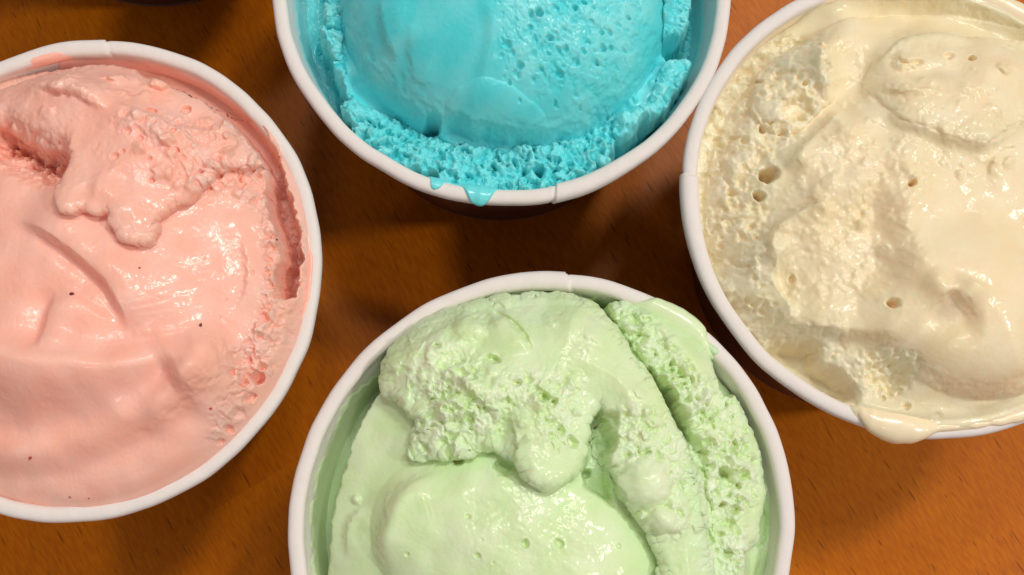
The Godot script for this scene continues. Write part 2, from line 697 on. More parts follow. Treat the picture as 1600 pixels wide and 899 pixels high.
# A printed mark on a tub's wall, between two angles and two heights.
func mark_mesh(from: float, to: float, low: float, high: float, oval: Vector2) -> ArrayMesh:
	var v := PackedVector3Array()
	var ix := PackedInt32Array()
	for i in 9:
		var phi := lerpf(from, to, i / 8.0)
		var k_oval := 1.0 + oval.x * cos(2.0 * phi) + oval.y * sin(2.0 * phi)
		for y in [high, low]:
			var r := (lerpf(WALL_LOW + 0.45, WALL_TOP + 0.5, y / 58.0) + 0.05) * k_oval
			v.append(Vector3(cos(phi) * r, y, sin(phi) * r) * 0.001)
	for i in 8:
		var at := i * 2
		ix.append_array([at, at + 1, at + 2, at + 1, at + 3, at + 2])
	return smooth_mesh(v, ix)


func shape_pink(c: Clay) -> void:
	c.fill(-5.0)
	c.dome(4.04, 2.12, 46, 45, -4.5, 14, 0.0, 2.0, 0.6)
	c.undulate(0.6)
	c.ledge([-17.4, 17.2, -10.1, 18.6, -2.7, 20.2, 4.3, 20.0, 15.2, 18.8, 24.6, 15.2, 32.5, 10.0], 4.2, 9.0, 6.0, 0.12)
	c.stroke([-13.7, 29.3, -1.9, 29.6, 8.4, 27.7, 18.1, 22.8, 25.4, 17.1], 6.5, -3.2, 0.1)
	c.stroke([-12.8, 37.5, -1.4, 35.3, 6.3, 32.3, 18.1, 25.6, 26.4, 18.6, 29.3, 14.6], 3.0, 1.8, 0.15)
	c.stroke([-12.6, 40.2, -0.9, 39.5, 9.1, 36.2, 20.9, 29.3, 28.1, 22.4], 2.2, -0.9, 0.1)
	c.stroke([33.0, 7.9, 29.6, 14.1, 25.5, 19.9, 22.1, 25.4, 19.8, 30.4], 3.6, 1.9, 0.25)
	c.stroke([29.6, 7.9, 25.7, 13.2, 21.9, 18.1, 18.1, 23.1, 14.7, 27.0], 3.2, -1.5, 0.25)
	c.ledge([14.9, 12.1, 13.3, 7.5, 9.9, 3.2, 4.4, -0.6, -2.8, -4.4, -11.1, -7.2], 1.3, 8.0, 3.4, 0.25, 0.3)
	c.stroke([-10.8, -5.6, -3.0, -2.4, 4.2, 1.3, 9.0, 4.5, 13.0, 10.5], 1.6, -0.7, 0.3)
	c.ledge([26.5, 8.2, 20.4, 10.5, 13.8, 11.7], 1.2, 5.0, 0.8, 0.3)
	c.ledge([0.4, 17.6, 0.2, 12.6, 0.8, 5.4], 1.0, 5.0, 1.5, 0.3)
	c.stroke([-1.5, 17.6, -1.7, 11.7, -1.3, 5.0], 2.2, -0.9, 0.3)
	c.ledge([0.8, 5.4, 5.9, 8.5, 13.0, 11.6], 1.0, 6.0, 0.8, 0.3)
	c.ledge([31.8, 5.9, 33.2, 2.1, 33.3, -1.6, 32.1, -6.3, 30.1, -11.0], 0.7, 4.0, 0.7, 0.3, 0.0, 0.4)
	c.stroke([-22.3, -24.3, -16.3, -21.7, -10.4, -19.2, -5.3, -18.2, -1.8, -18.6], 3.4, -8.5, 0.15, 0.4)
	c.froth([-22.2, -23.7, -15.9, -22.7, -9.5, -21.0, -4.2, -18.6, -5.8, -14.6, -12.0, -15.6, -20.6, -16.4], 1.2, 0.7, 1.0, 0.6)
	c.slab([-27.5, -26.4, -18.9, -25.4, -14.9, -23.3, -10.4, -21.6, -4.9, -20.9, -1.4, -18.9, -1.6, -16.5, -3.0, -13.9, -2.5, -10.7, -0.3, -7.7, 1.8, -7.4, 3.5, -8.7, 5.5, -7.9, 7.5, -8.8, 9.3, -6.5, 11.2, -4.2, 13.9, -3.5, 16.0, -4.8, 16.5, -7.9, 17.5, -11.1, 19.2, -13.2, 21.6, -14.7, 22.9, -18.1, 24.9, -21.3, 30.4, -23.3, 33.5, -25.9, 32.5, -30.1, 26.9, -34.7, 18.6, -37.1, 9.5, -40.4, -1.6, -41.4, -13.6, -40.4, -29.5, -35.6], 3.4, 1.4, 0.7, 0.6, 1, 1.8)
	c.ledge([3.8, -28.7, -0.0, -30.0, -3.2, -31.2, -8.2, -31.9, -13.7, -32.7], 0.7, 4.5, 1.6, 0.3, 0.3, 0.3)
	c.stroke([-13.0, -32.0, -7.5, -31.4, -2.5, -30.7, 1.9, -29.3], 0.7, -1.0, 0.3, 0.6)
	c.stroke([-18.9, -32.9, -11.9, -34.1, -3.3, -33.1, 5.5, -31.1, 12.2, -27.0], 4.0, 2.2, 0.3)
	c.stroke([-2.3, -33.9, 7.6, -32.7, 17.6, -30.3, 24.2, -26.8], 3.0, -1.8, 0.3)
	c.stroke([2.9, -13.4, 7.9, -11.6, 12.8, -6.0], 2.5, 1.4, 0.3)
	c.ledge([3.2, -30.2, 10.8, -28.1, 17.2, -25.8, 22.6, -22.2], 0.8, 5.0, 1.7, 0.3, 0.4, 0.4)
	c.stroke([14.3, -23.3, 17.6, -20.1, 20.0, -16.9], 0.45, 0.55, 0.3)
	c.stroke([15.3, -23.8, 18.6, -20.6, 20.9, -17.6], 0.45, 0.55, 0.3)
	c.stroke([16.3, -24.3, 19.6, -21.2, 21.9, -18.3], 0.45, 0.55, 0.3)
	c.stroke([17.3, -24.7, 20.5, -21.8, 22.8, -19.0], 0.45, 0.55, 0.3)
	c.stroke([18.3, -25.2, 21.5, -22.4, 23.8, -19.6], 0.45, 0.55, 0.3)
	c.bead(9.44, -37.91, 2.0, 2.4)
	c.pit(10.06, -30.26, 1.2, 1.6)
	c.pit(15.64, -32.53, 1.1, 1.2)
	c.pit(8.12, -24.60, 0.8, 0.9)
	c.pit(10.44, -23.67, 0.7, 0.8)
	c.pit(6.71, -19.45, 0.9, 0.8)
	c.pit(8.05, -20.49, 0.6, 0.6)
	c.pit(14.20, -16.14, 0.6, 0.8)
	c.pit(16.04, -25.68, 0.8, 1)
	c.pit(21.49, -17.12, 0.8, 0.9)
	c.pit(13.03, -19.93, 0.5, 0.6)
	c.pit(-9.12, -20.15, 1.4, 1.8)
	c.pit(17.25, -22.23, 0.8, 1)
	c.froth([4.6, -26.0, 10.4, -30.5, 17.6, -30.3, 24.2, -26.8, 23.3, -18.6, 20.2, -15.7, 13.1, -22.2], 1.6, 0.55, 1.1, 0.4)
	c.froth([20.0, -34.3, 24.9, -32.4, 30.9, -28.1, 35.4, -21.1, 40.0, -13.5, 42.3, -5.2, 43.9, 0.7, 42.5, 8.1, 40.0, 14.4, 36.3, 18.7, 33.7, 19.0, 34.7, 10.9, 36.1, 2.9, 35.9, -4.3, 34.1, -12.7, 28.9, -18.3, 24.2, -17.7, 21.2, -18.5, 23.3, -22.3, 29.4, -24.7, 26.4, -29.4], 1.2, 0.95, 1.0, 0.6, 2)
	c.hollow([32.4, -25.7, 34.9, -21.7, 38.0, -16.3, 40.1, -9.6, 40.7, -4.0, 39.9, 0.2, 38.6, -1.8, 38.7, -7.2, 37.0, -12.1, 34.5, -16.5], -7, 1.3, 0.6)
	c.froth([30.9, -25.2, 33.6, -24.6, 36.9, -16.4, 39.1, -11.7, 40.6, -6.9, 40.4, 0.6, 38.2, 0.9, 38.0, -6.5, 35.4, -13.7, 32.4, -19.6], 1.0, 0.8, 0.85, 0.8, 2)
	c.pit(37.13, 16.20, 1.7, 3.2, 1.3, 2.2)
	c.pit(36.30, 19.93, 1.4, 2.8, 1.3, 2.2)
	c.pit(34.66, 23.03, 1.5, 3, 1.3, 2.2)
	c.pit(33.30, 26.32, 1.2, 2.4, 1.3, 2.2)
	c.pit(37.76, 14.17, 1, 2, 1.3, 2.2)
	c.pit(31.79, 28.66, 0.9, 1.8, 1.3, 2.2)
	c.pit(35.08, 17.68, 0.9, 1.8, 1.3, 2.2)
	c.froth([33.3, 12.3, 37.5, 11.8, 38.6, 15.3, 36.1, 19.2, 35.2, 23.5, 31.9, 28.1, 30.1, 28.3, 32.3, 22.1, 33.0, 17.2], 1.6, 0.95, 0.95, 0.8, 2)
	c.tears([7.9, -27.7, 17.6, -30.3, 25.5, -26.3, 24.4, -18.7, 20.3, -15.1, 12.6, -18.4], 26, 4.0, 0.9, 1.0, 0.5, 61)
	c.tears([19.6, -34.5, 29.0, -29.4, 35.4, -20.1, 39.2, -11.9, 36.4, -6.6, 31.3, -15.8, 23.4, -19.8], 34, 3.5, 0.9, 1.1, 0.8, 62)
	c.tears([-16.8, -34.4, -1.9, -38.4, 9.2, -36.7, 5.7, -29.9, -8.1, -26.8], 16, 5.0, 0.8, 0.3, 0.5, 63)
	c.tears([36.2, -4.8, 42.5, 0.5, 41.3, 8.0, 38.4, 15.6, 35.9, 14.7, 35.7, 2.6], 16, 3.0, 0.9, 1.9, 0.7, 64)
	c.hollow([-4.1, -43.5, 6.6, -43.4, 18.0, -40.2, 27.5, -33.5, 34.3, -24.8, 32.5, -24.6, 25.8, -31.3, 18.7, -35.6, 12.7, -37.6, 6.0, -39.9, 0.7, -41.5], -5, 0.8, 0.3)
	c.scatter([9.5, -11.4, 30.4, -15.4, 34.7, 3.5, 27.9, 11.5, 14.9, 4.9], 16, 0.25, 0.5, 0.8, 5)
	c.lumps([12.6, -4.5, 17.3, -1.4, 18.4, 8.0, 13.4, 15.8, 7.8, 16.5, 7.3, 14.2, 14.4, 8.5], 2.0, 0.10, 0.7)

func shape_blue(c: Clay) -> void:
	c.fill(-3.0)
	c.undulate(1.0)
	c.dome(0.78, 1.08, 34, 34, -6, 19, 0.0, 2.5, 0.5)
	c.ledge([-16.3, 22.8, -18.5, 20.5, -20.3, 16.9, -22.1, 10.6], 1.0, 4.0, 2.0, 0.3, 0.0, 0.2)
	c.stroke([-21.5, 10.5, -19.8, 16.8, -17.5, 20.7, -14.7, 23.3], 2.0, -0.7, 0.3)
	c.ledge([-8.1, 26.3, -12.5, 25.7, -14.7, 20.8, -14.7, 14.4], 0.8, 6.0, 0.5, 0.3)
	c.ledge([-6.1, 32.6, -1.3, 27.9, 0.3, 21.3, 0.0, 14.9, -4.2, 10.3], 1.4, 7.0, 0.7, 0.3)
	c.stroke([-28.0, 21.9, -24.8, 26.1, -19.2, 30.0, -13.9, 32.3, -8.7, 33.8], 1.8, -2.6, 0.15)
	c.ledge([-25.3, 20.5, -23.5, 22.5, -21.1, 23.8], 0.7, 3.0, 1.0, 0.25, 0.3, 0.5)
	c.slab([-6.7, 29.1, -2.2, 25.8, 5.3, 26.1, 13.2, 30.2, 8.7, 34.1, 1.7, 36.3, -5.6, 37.3, -6.8, 33.0], 1.1, 4.5, 0.0, 0.2)
	c.hollow([-6.6, 32.6, -4.9, 32.1, -0.6, 33.2, 5.1, 33.2, 12.5, 32.2, 19.2, 30.3, 13.9, 33.2, 1.6, 35.3, -4.7, 35.4, -6.8, 34.1], -2.5, 1.3, 0.4)
	c.hollow([-10.9, 32.5, -9.8, 31.3, -8.6, 31.4, -8.6, 32.7, -10.3, 33.2], -8, 0.8, 0.3)
	c.pit(8.35, 13.12, 0.99, 1.84, 1.16523, 0.3)
	c.pit(6.96, 13.71, 0.72, 1.38, 1.07222, 0.3)
	c.pit(10.91, 17.05, 0.9, 1.61, 1.27724, 0.3)
	c.pit(7.26, 16.13, 0.54, 0.92, 1.10848, 0.3)
	c.pit(11.25, 11.81, 0.9, 0.805, 1.04656, 0.3)
	c.pit(15.04, 10.77, 0.63, 1.15, 1.28111, 0.3)
	c.pit(16.47, 9.39, 0.72, 1.265, 1.64257, 0.3)
	c.pit(25.38, 9.07, 0.72, 1.38, 1.56032, 0.3)
	c.pit(25.63, 14.76, 0.54, 1.035, 1.53561, 0.3)
	c.pit(20.59, 13.38, 0.54, 1.15, 1.15535, 0.3)
	c.pit(22.13, 12.91, 0.54, 1.035, 1.37568, 0.3)
	c.pit(21.36, 15.87, 0.72, 1.495, 1.19368, 0.3)
	c.pit(22.89, 15.40, 0.63, 1.15, 1.12087, 0.3)
	c.pit(18.22, 16.04, 0.72, 0.69, 1.07433, 0.3)
	c.pit(14.08, 18.16, 0.81, 1.15, 1.15008, 0.3)
	c.pit(12.92, 18.58, 0.72, 1.15, 1.64923, 0.3)
	c.pit(11.22, 19.59, 0.54, 0.92, 1.58024, 0.3)
	c.pit(17.67, 17.67, 0.72, 1.035, 1.56466, 0.3)
	c.pit(3.09, 19.67, 1.08, 1.035, 1.56031, 0.3)
	c.pit(6.13, 22.59, 0.9, 1.38, 1.1354, 0.3)
	c.pit(5.83, 24.04, 0.9, 1.035, 1.21689, 0.3)
	c.pit(13.73, 22.32, 1.08, 1.15, 1.43888, 0.3)
	c.pit(16.46, 19.76, 0.9, 0.805, 1.51233, 0.3)
	c.pit(20.57, 18.56, 0.63, 1.265, 1.59825, 0.3)
	c.pit(18.67, 26.24, 0.54, 1.15, 1.61604, 0.3)
	c.pit(13.66, 26.79, 0.45, 0.92, 1.0607, 0.3)
	c.pit(10.09, 22.31, 0.63, 0.805, 1.4241, 0.3)
	c.pit(4.58, 25.62, 0.54, 1.035, 1.47019, 0.3)
	c.pit(6.82, 28.11, 0.45, 0.69, 1.35417, 0.3)
	c.pit(8.90, 24.39, 0.63, 0.575, 1.12445, 0.3)
	c.pit(21.55, 28.25, 0.63, 1.265, 1.33151, 0.3)
	c.pit(23.90, 27.68, 0.54, 1.15, 1.06254, 0.3)
	c.pit(21.23, 29.69, 0.81, 1.035, 1.65421, 0.3)
	c.pit(23.75, 10.99, 0.72, 0.69, 1.60584, 0.3)
	c.pit(6.04, 9.27, 0.81, 1.15, 1.38335, 0.3)
	c.pit(18.35, 9.78, 0.54, 0.805, 1.21017, 0.3)
	c.pit(13.46, 15.01, 0.72, 0.575, 1.63621, 0.3)
	c.scatter([1.1, 4.3, 6.3, 6.2, 27.9, 1.9, 28.2, 16.2, 23.1, 24.6, 17.4, 27.9, 10.1, 27.7, 3.9, 26.0, 1.0, 17.4], 90, 0.22, 0.7, 0.75, 11)
	c.froth([2.7, 6.7, 28.1, 3.2, 27.2, 17.7, 20.8, 26.2, 9.8, 25.2, 3.3, 20.9], 3.0, 0.28, 1.2, 0.7)
	c.froth([18.6, 28.5, 21.9, 24.8, 25.6, 24.0, 26.0, 28.1, 23.2, 30.5, 18.9, 30.4], 1.2, 0.5, 0.9, 0.9)
	c.slab([-35.3, 0.4, -31.5, 5.4, -30.6, 13.6, -29.4, 20.2, -27.4, 28.0, -22.8, 28.7, -14.1, 31.8, -9.8, 33.4, -6.1, 34.6, 1.5, 34.6, 10.2, 33.3, 19.9, 30.1, 25.7, 30.1, 27.5, 32.3, 26.3, 35.6, 20.4, 39.4, 13.8, 42.3, 5.1, 43.4, -3.6, 43.6, -11.4, 41.7, -19.5, 38.2, -25.8, 34.2, -28.5, 30.8, -27.6, 28.1, -30.7, 23.1, -32.5, 17.9, -35.0, 16.9, -34.4, 12.0], 1.8, 2.0, 0.5, 0.6, 1)
	c.froth([-35.3, 0.4, -31.5, 5.4, -30.6, 13.6, -29.4, 20.2, -27.4, 28.0, -22.8, 28.7, -14.1, 31.8, -9.8, 33.4, -6.1, 34.6, 1.5, 34.6, 10.2, 33.3, 19.9, 30.1, 25.7, 30.1, 27.5, 32.3, 26.3, 35.6, 20.4, 39.4, 13.8, 42.3, 5.1, 43.4, -3.6, 43.6, -11.4, 41.7, -19.5, 38.2, -25.8, 34.2, -28.5, 30.8, -27.6, 28.1, -30.7, 23.1, -32.5, 17.9, -35.0, 16.9, -34.4, 12.0], 0.9, 1.15, 0.95, 0.9, 1)
	c.slab([25.9, 27.8, 27.1, 24.9, 31.6, 21.7, 33.6, 16.0, 35.1, 12.0, 39.3, 11.4, 39.7, 13.6, 37.9, 18.1, 35.5, 22.7, 31.5, 26.5, 29.3, 29.3, 28.1, 30.4, 26.3, 29.3], 3.0, 2.0, 0.6, 0.5, 1, 1.0)
	c.froth([25.9, 27.8, 27.1, 24.9, 31.6, 21.7, 33.6, 16.0, 35.1, 12.0, 39.3, 11.4, 39.7, 13.6, 37.9, 18.1, 35.5, 22.7, 31.5, 26.5, 29.3, 29.3, 28.1, 30.4, 26.3, 29.3], 0.9, 0.8, 1.0, 0.5, 1)
	c.slab([32.2, -8.1, 32.6, 0.2, 33.5, 6.9, 34.6, 9.2, 37.7, 7.4, 38.3, 3.5, 38.3, -2.0, 38.0, -8.9], 4.0, 1.8, 0.5, 0.5, 1)
	c.froth([32.2, -8.1, 32.6, 0.2, 33.5, 6.9, 34.6, 9.2, 37.7, 7.4, 38.3, 3.5, 38.3, -2.0, 38.0, -8.9], 0.9, 0.9, 0.95, 0.7, 1)
	c.tears([-35.3, 0.4, -31.5, 5.4, -30.6, 13.6, -29.4, 20.2, -27.4, 28.0, -22.8, 28.7, -14.1, 31.8, -9.8, 33.4, -6.1, 34.6, 1.5, 34.6, 10.2, 33.3, 19.9, 30.1, 25.7, 30.1, 27.5, 32.3, 26.3, 35.6, 20.4, 39.4, 13.8, 42.3, 5.1, 43.4, -3.6, 43.6, -11.4, 41.7, -19.5, 38.2, -25.8, 34.2, -28.5, 30.8, -27.6, 28.1, -30.7, 23.1, -32.5, 17.9, -35.0, 16.9, -34.4, 12.0], 40, 2.6, 0.8, 0.2, 1.2, 71)
	c.tears([15.8, 30.5, 25.1, 24.0, 31.5, 13.8, 33.2, 17.6, 28.0, 27.5, 21.0, 31.7], 14, 3.0, 0.7, -0.7, 0.7, 72)
	c.hollow([-40.2, -2.8, -35.7, -3.4, -35.3, 7.8, -35.6, 14.8, -32.9, 18.5, -30.6, 23.7, -28.3, 27.7, -29.0, 30.5, -26.1, 33.8, -30.7, 33.1, -37.1, 24.6, -44.4, 11.8], -15, 1.2, 0.5)
	c.hollow([38.6, -10.9, 39.0, -1.1, 39.0, 4.2, 36.5, 7.3, 34.6, 9.0, 35.8, 10.7, 39.4, 10.2, 40.4, 12.3, 38.5, 17.2, 36.2, 21.9, 31.9, 25.5, 29.5, 28.6, 28.0, 29.4, 27.4, 31.1, 26.8, 34.7, 34.3, 31.0, 42.2, 20.5, 45.9, 4.9, 45.3, -9.0], -15, 1.2, 0.6)
	c.pit(-8.30, 41.93, 2.0, 6, 1.6, 0.4)
	c.pit(-11.57, 41.19, 1.3, 4, 1.3, 0.4)
	c.pit(12.31, 37.97, 1.4, 4, 1.3, 0.4)
	c.froth([36.6, -11.2, 40.0, -11.6, 41.1, 5.1, 37.3, 8.7, 41.7, 10.6, 39.8, 18.0, 36.5, 23.4, 29.8, 29.7, 27.1, 32.3, 25.6, 30.0, 34.7, 21.2, 38.0, 12.8, 34.8, 9.4, 37.6, 4.2], 1.0, 0.9, 0.85, 0.8, 1)
	c.froth([-37.4, -0.8, -34.2, -1.3, -33.8, 9.9, -33.1, 16.8, -30.0, 21.8, -26.9, 26.8, -24.3, 33.3, -28.5, 31.1, -30.8, 24.7, -34.7, 18.4, -36.5, 15.2], 1.0, 0.8, 0.85, 0.8, 1)

func shape_cream(c: Clay) -> void:
	c.fill(-3.5)
	c.dome(2.85, 3.26, 44, 43, -3.5, 11, 0.0, 3.0, 0.7)
	c.undulate(0.9)
	c.dome(7.94, 19.86, 23, 18, 3, 16, 0.2, 3.0, 0.75)
	c.slab([-10.6, -15.7, -13.3, -20.4, -10.1, -27.4, -4.3, -32.1, 6.7, -34.3, 21.5, -34.3, 24.5, -20.5, 19.8, -17.3, 12.6, -13.1, 8.0, -9.3, 3.2, -9.3, -3.0, -11.0, -7.3, -12.3], 1.6, 6.5, 0.3, 0.5, 1, 2.0)
	c.ledge([19.8, -17.0, 13.3, -12.9, 8.0, -9.2, 3.2, -9.2, -3.0, -10.7, -7.3, -12.3, -11.2, -15.6], 1.4, 6.0, 2.2, 0.3, 0.4, 0.15)
	c.stroke([-10.2, -18.8, -10.6, -25.2, -6.1, -30.3, 1.1, -32.6, 10.9, -31.4], 2.2, 1.4, 0.3)
	c.stroke([-9.6, -19.1, -5.6, -22.0, 1.6, -23.6, 8.9, -23.3], 2.4, -1.5, 0.3)
	c.stroke([-14.3, -43.6, -18.5, -32.3, -22.9, -25.1, -24.2, -18.4], 5.5, 4.0, 0.25)
	c.stroke([-9.7, -30.9, -14.1, -22.4, -18.5, -15.3, -21.8, -11.0, -26.1, -4.1], 5.0, -2.6, 0.25)
	c.ledge([-20.1, -16.5, -22.2, -19.1, -23.7, -22.8, -23.4, -26.8], 0.9, 5.0, 2.2, 0.3, 0.3, 0.3)
	c.ledge([-27.7, -0.0, -25.0, -4.2, -20.0, -10.7, -17.8, -14.8], 1.0, 6.0, 2.4, 0.3, 0.3, 0.3)
	c.slab([-34.3, -20.0, -31.0, -25.4, -25.5, -27.9, -22.2, -25.3, -21.2, -20.8, -19.0, -17.1, -23.0, -12.0, -26.5, -8.9, -30.8, -8.9, -34.4, -13.7], 2.0, 4.0, 0.5, 0.5, 0, 0.8)
	c.pit(-26.15, -13.78, 3.6, 2.2, 1.5, -0.5)
	c.ledge([-26.6, 20.4, -29.1, 15.2, -27.4, 10.6, -22.3, 7.4, -18.8, 5.4], 1.0, 5.0, 2.8, 0.25, 0.4, 0.4)
	c.ledge([-26.0, 12.4, -28.0, 16.4, -28.5, 21.4, -25.0, 27.1, -30.6, 31.5], 1.2, 6.0, 3.0, 0.25, 0.4, 0.3)
	c.ledge([-1.9, 30.2, -8.0, 28.5, -16.4, 28.4, -23.7, 28.2, -28.0, 26.3], 1.6, 6.0, 3.0, 0.25, 0.4, 0.2)
	c.stroke([-12.8, -0.5, -11.1, 6.7, -8.8, 15.0, -8.2, 23.4], 4.0, -2.6, 0.3)
	c.stroke([-8.1, -2.4, -7.0, 6.2, -4.6, 14.4, 1.8, 22.1], 4.0, 2.2, 0.3)
	c.stroke([-2.8, 17.7, 0.0, 20.9, 1.6, 22.5], 2.0, 1.8, 0.3)
	c.stroke([3.4, 23.4, 5.1, 20.8, 6.1, 18.3], 2.6, 2.2, 0.3)
	c.stroke([-2.0, 24.0, 2.8, 25.7, 8.6, 24.9], 3.0, -2.2, 0.3)
	c.ledge([20.8, 29.6, 12.7, 34.3, 4.4, 34.8, -1.9, 30.2], 3.5, 8.0, 2.2, 0.2)
	c.stroke([-4.6, 42.1, 2.7, 43.0, 12.2, 39.9, 22.8, 33.7], 2.6, 1.4, 0.2)
	c.stroke([-1.8, 43.5, 5.5, 44.1, 15.1, 40.9, 24.6, 36.4], 1.5, -1.0, 0.2)
	c.stroke([-26.1, 8.2, -20.4, 3.7, -15.7, 1.8, -12.4, -3.7], 3.0, 2.2, 0.3)
	c.swell([-6.3, 43.1, 2.2, 42.9, 13.0, 40.6, 24.9, 34.4, 30.0, 37.4, 18.1, 45.1, 1.3, 48.4, -6.1, 47.0], 1.5, 3.5)
	c.swell([-3.4, -48.6, 7.4, -41.8, 20.4, -39.4, 30.9, -32.7, 33.0, -45.3, 17.0, -55.6, 1.4, -56.2], 6.0, 6.0)
	c.lumps([-33.6, -25.8, -6.2, -25.6, -3.5, 16.1, -23.2, 26.0, -32.3, 17.4, -42.0, 16.3, -42.4, 0.0], 4.0, 0.55, 2.4, 0.12)
	c.lumps([-27.2, -5.5, -5.7, -12.3, 11.5, -13.3, 16.7, -6.4, -3.4, 3.9, -3.7, 18.8, -22.3, 24.9, -29.9, 19.8], 4.0, 0.35, 1.2, 0.12)
	c.froth([-34.1, -27.4, -28.2, -32.3, -22.8, -29.0, -21.5, -19.8, -23.3, -11.6, -29.0, -4.3, -29.8, 7.4, -29.5, 18.7, -25.7, 26.9, -15.8, 29.2, -11.9, 33.6, -10.7, 40.7, -15.2, 37.7, -22.8, 33.2, -31.4, 31.3, -39.5, 22.5, -44.2, 11.8, -45.3, 0.5, -42.7, -11.6], 2.0, 0.62, 1.5, 0.8, 2)
	c.froth([-11.8, 34.8, -7.2, 31.2, -1.7, 31.7, -0.3, 35.7, -1.9, 39.0, -6.6, 39.9, -9.7, 38.2], 1.2, 0.8, 0.9, 0.8, 2)
	c.pit(-5.09, 35.76, 4.4, 2.2, 1.2, 0.2)
	c.lumps([-28.1, -1.6, -15.8, 0.5, -5.3, -5.9, -3.3, 6.4, -9.8, 17.1, -22.3, 24.9, -27.7, 17.1], 3.0, 0.7, 3.6, 0.1)
	c.tears([-34.1, -27.4, -28.2, -32.3, -22.8, -29.0, -21.5, -19.8, -23.3, -11.6, -29.0, -4.3, -29.8, 7.4, -29.5, 18.7, -25.7, 26.9, -15.8, 29.2, -11.9, 33.6, -10.7, 40.7, -15.2, 37.7, -22.8, 33.2, -31.4, 31.3, -39.5, 22.5, -44.2, 11.8, -45.3, 0.5, -42.7, -11.6], 40, 4.0, 1.0, -0.9, 0.8, 81)
	c.tears([-27.5, 8.6, -5.9, -10.6, 11.1, -11.7, 16.3, -6.0, -4.9, 5.6, -6.4, 18.1, -25.0, 24.2], 26, 5.0, 0.8, -0.8, 0.7, 82)
	c.tears([-12.6, -18.5, -6.0, -28.4, 8.5, -31.7, 12.8, -18.1, 2.3, -10.4], 10, 6.0, 1.1, 0.4, 0.5, 83)
	c.pit(-30.40, 0.36, 1.9, 6, 1.1, -0.5)
	c.pit(-31.75, 4.62, 1.3, 5, 1.4, 0.6)
	c.pit(-4.93, 0.51, 1, 3, 1.6, -1)
	c.pit(-7.15, 23.91, 1.2, 3, 1.3, 0.3)
	c.pit(-0.62, 41.16, 0.8, 2.2, 1, 0)
	c.pit(1.37, 44.46, 1.1, 1.2, 1, 0)
	c.pit(5.41, 42.64, 1.3, 1.2, 1, 0)
	c.pit(-32.88, -19.70, 0.6, 1.6, 1, 0)
	c.pit(-25.06, -18.79, 0.6, 1.8, 1, 0)
	c.pit(-31.98, -9.34, 1, 1.6, 1.4, 1)
	c.pit(-28.45, -8.65, 1, 1.6, 1.3, 0.4)
	c.pit(5.97, -27.15, 0.9, 2.4, 1.5, -0.4)
	c.pit(-4.82, -24.74, 1.8, 1.3, 2.2, -0.2)
	c.pit(1.70, -27.10, 1.2, 0.9, 1.5, -0.4)
	c.pit(-24.33, 20.28, 1.1, 1.6, 1.8, 1.3)
	c.pit(-35.24, -6.95, 0.9, 1.5, 1.5, 1)
	c.pit(-39.67, -8.04, 0.8, 1, 1, 0)
	c.pit(-41.51, -5.20, 0.6, 0.8, 1, 0)
	c.pit(-4.85, 40.16, 0.6, 1.2, 1, 0)
	c.pit(-36.73, 3.76, 1.1, 1.4, 1.6, 1.2)
	c.pit(-28.64, 26.38, 1.1, 1.5, 1, 0)
	c.pit(-30.17, 25.36, 0.9, 1.3, 1, 0)
	c.scatter([-34.1, -27.4, -28.2, -32.3, -22.8, -29.0, -21.5, -19.8, -23.3, -11.6, -29.0, -4.3, -29.8, 7.4, -29.5, 18.7, -25.7, 26.9, -15.8, 29.2, -11.9, 33.6, -10.7, 40.7, -15.2, 37.7, -22.8, 33.2, -31.4, 31.3, -39.5, 22.5, -44.2, 11.8, -45.3, 0.5, -42.7, -11.6], 70, 0.25, 0.9, 1.1, 21)
	c.scatter([-9.2, -23.1, 15.2, -29.1, 16.3, -6.0, -5.2, 0.7, -25.1, 8.3, -25.4, 19.4, -18.1, 20.9, -4.5, -7.0], 40, 0.3, 0.9, -0.5, 22)
	c.hollow([-25.5, 33.2, -22.8, 32.2, -18.9, 32.3, -17.6, 35.5, -13.8, 36.9, -10.1, 40.3, -13.5, 41.1, -19.2, 39.2, -24.4, 35.5], -5.5, 1.6, 0.5)
	c.overhang([-10.9, 42.8, -8.1, 39.8, -2.0, 39.5, 4.1, 40.9, 15.0, 39.5, 26.8, 31.8, 36.4, 26.9, 37.1, 46.3, -1.1, 53.6, -9.9, 48.7], 4.5, 3.2)
	c.overhang([-26.8, -40.7, -21.5, -38.7, -10.0, -41.0, 3.0, -41.4, 13.5, -38.0, 21.6, -31.6, 29.6, -25.2, 43.6, -27.1, 38.5, -69.7, -21.9, -61.2], 4.5, 4.2)
	c.relax(2)

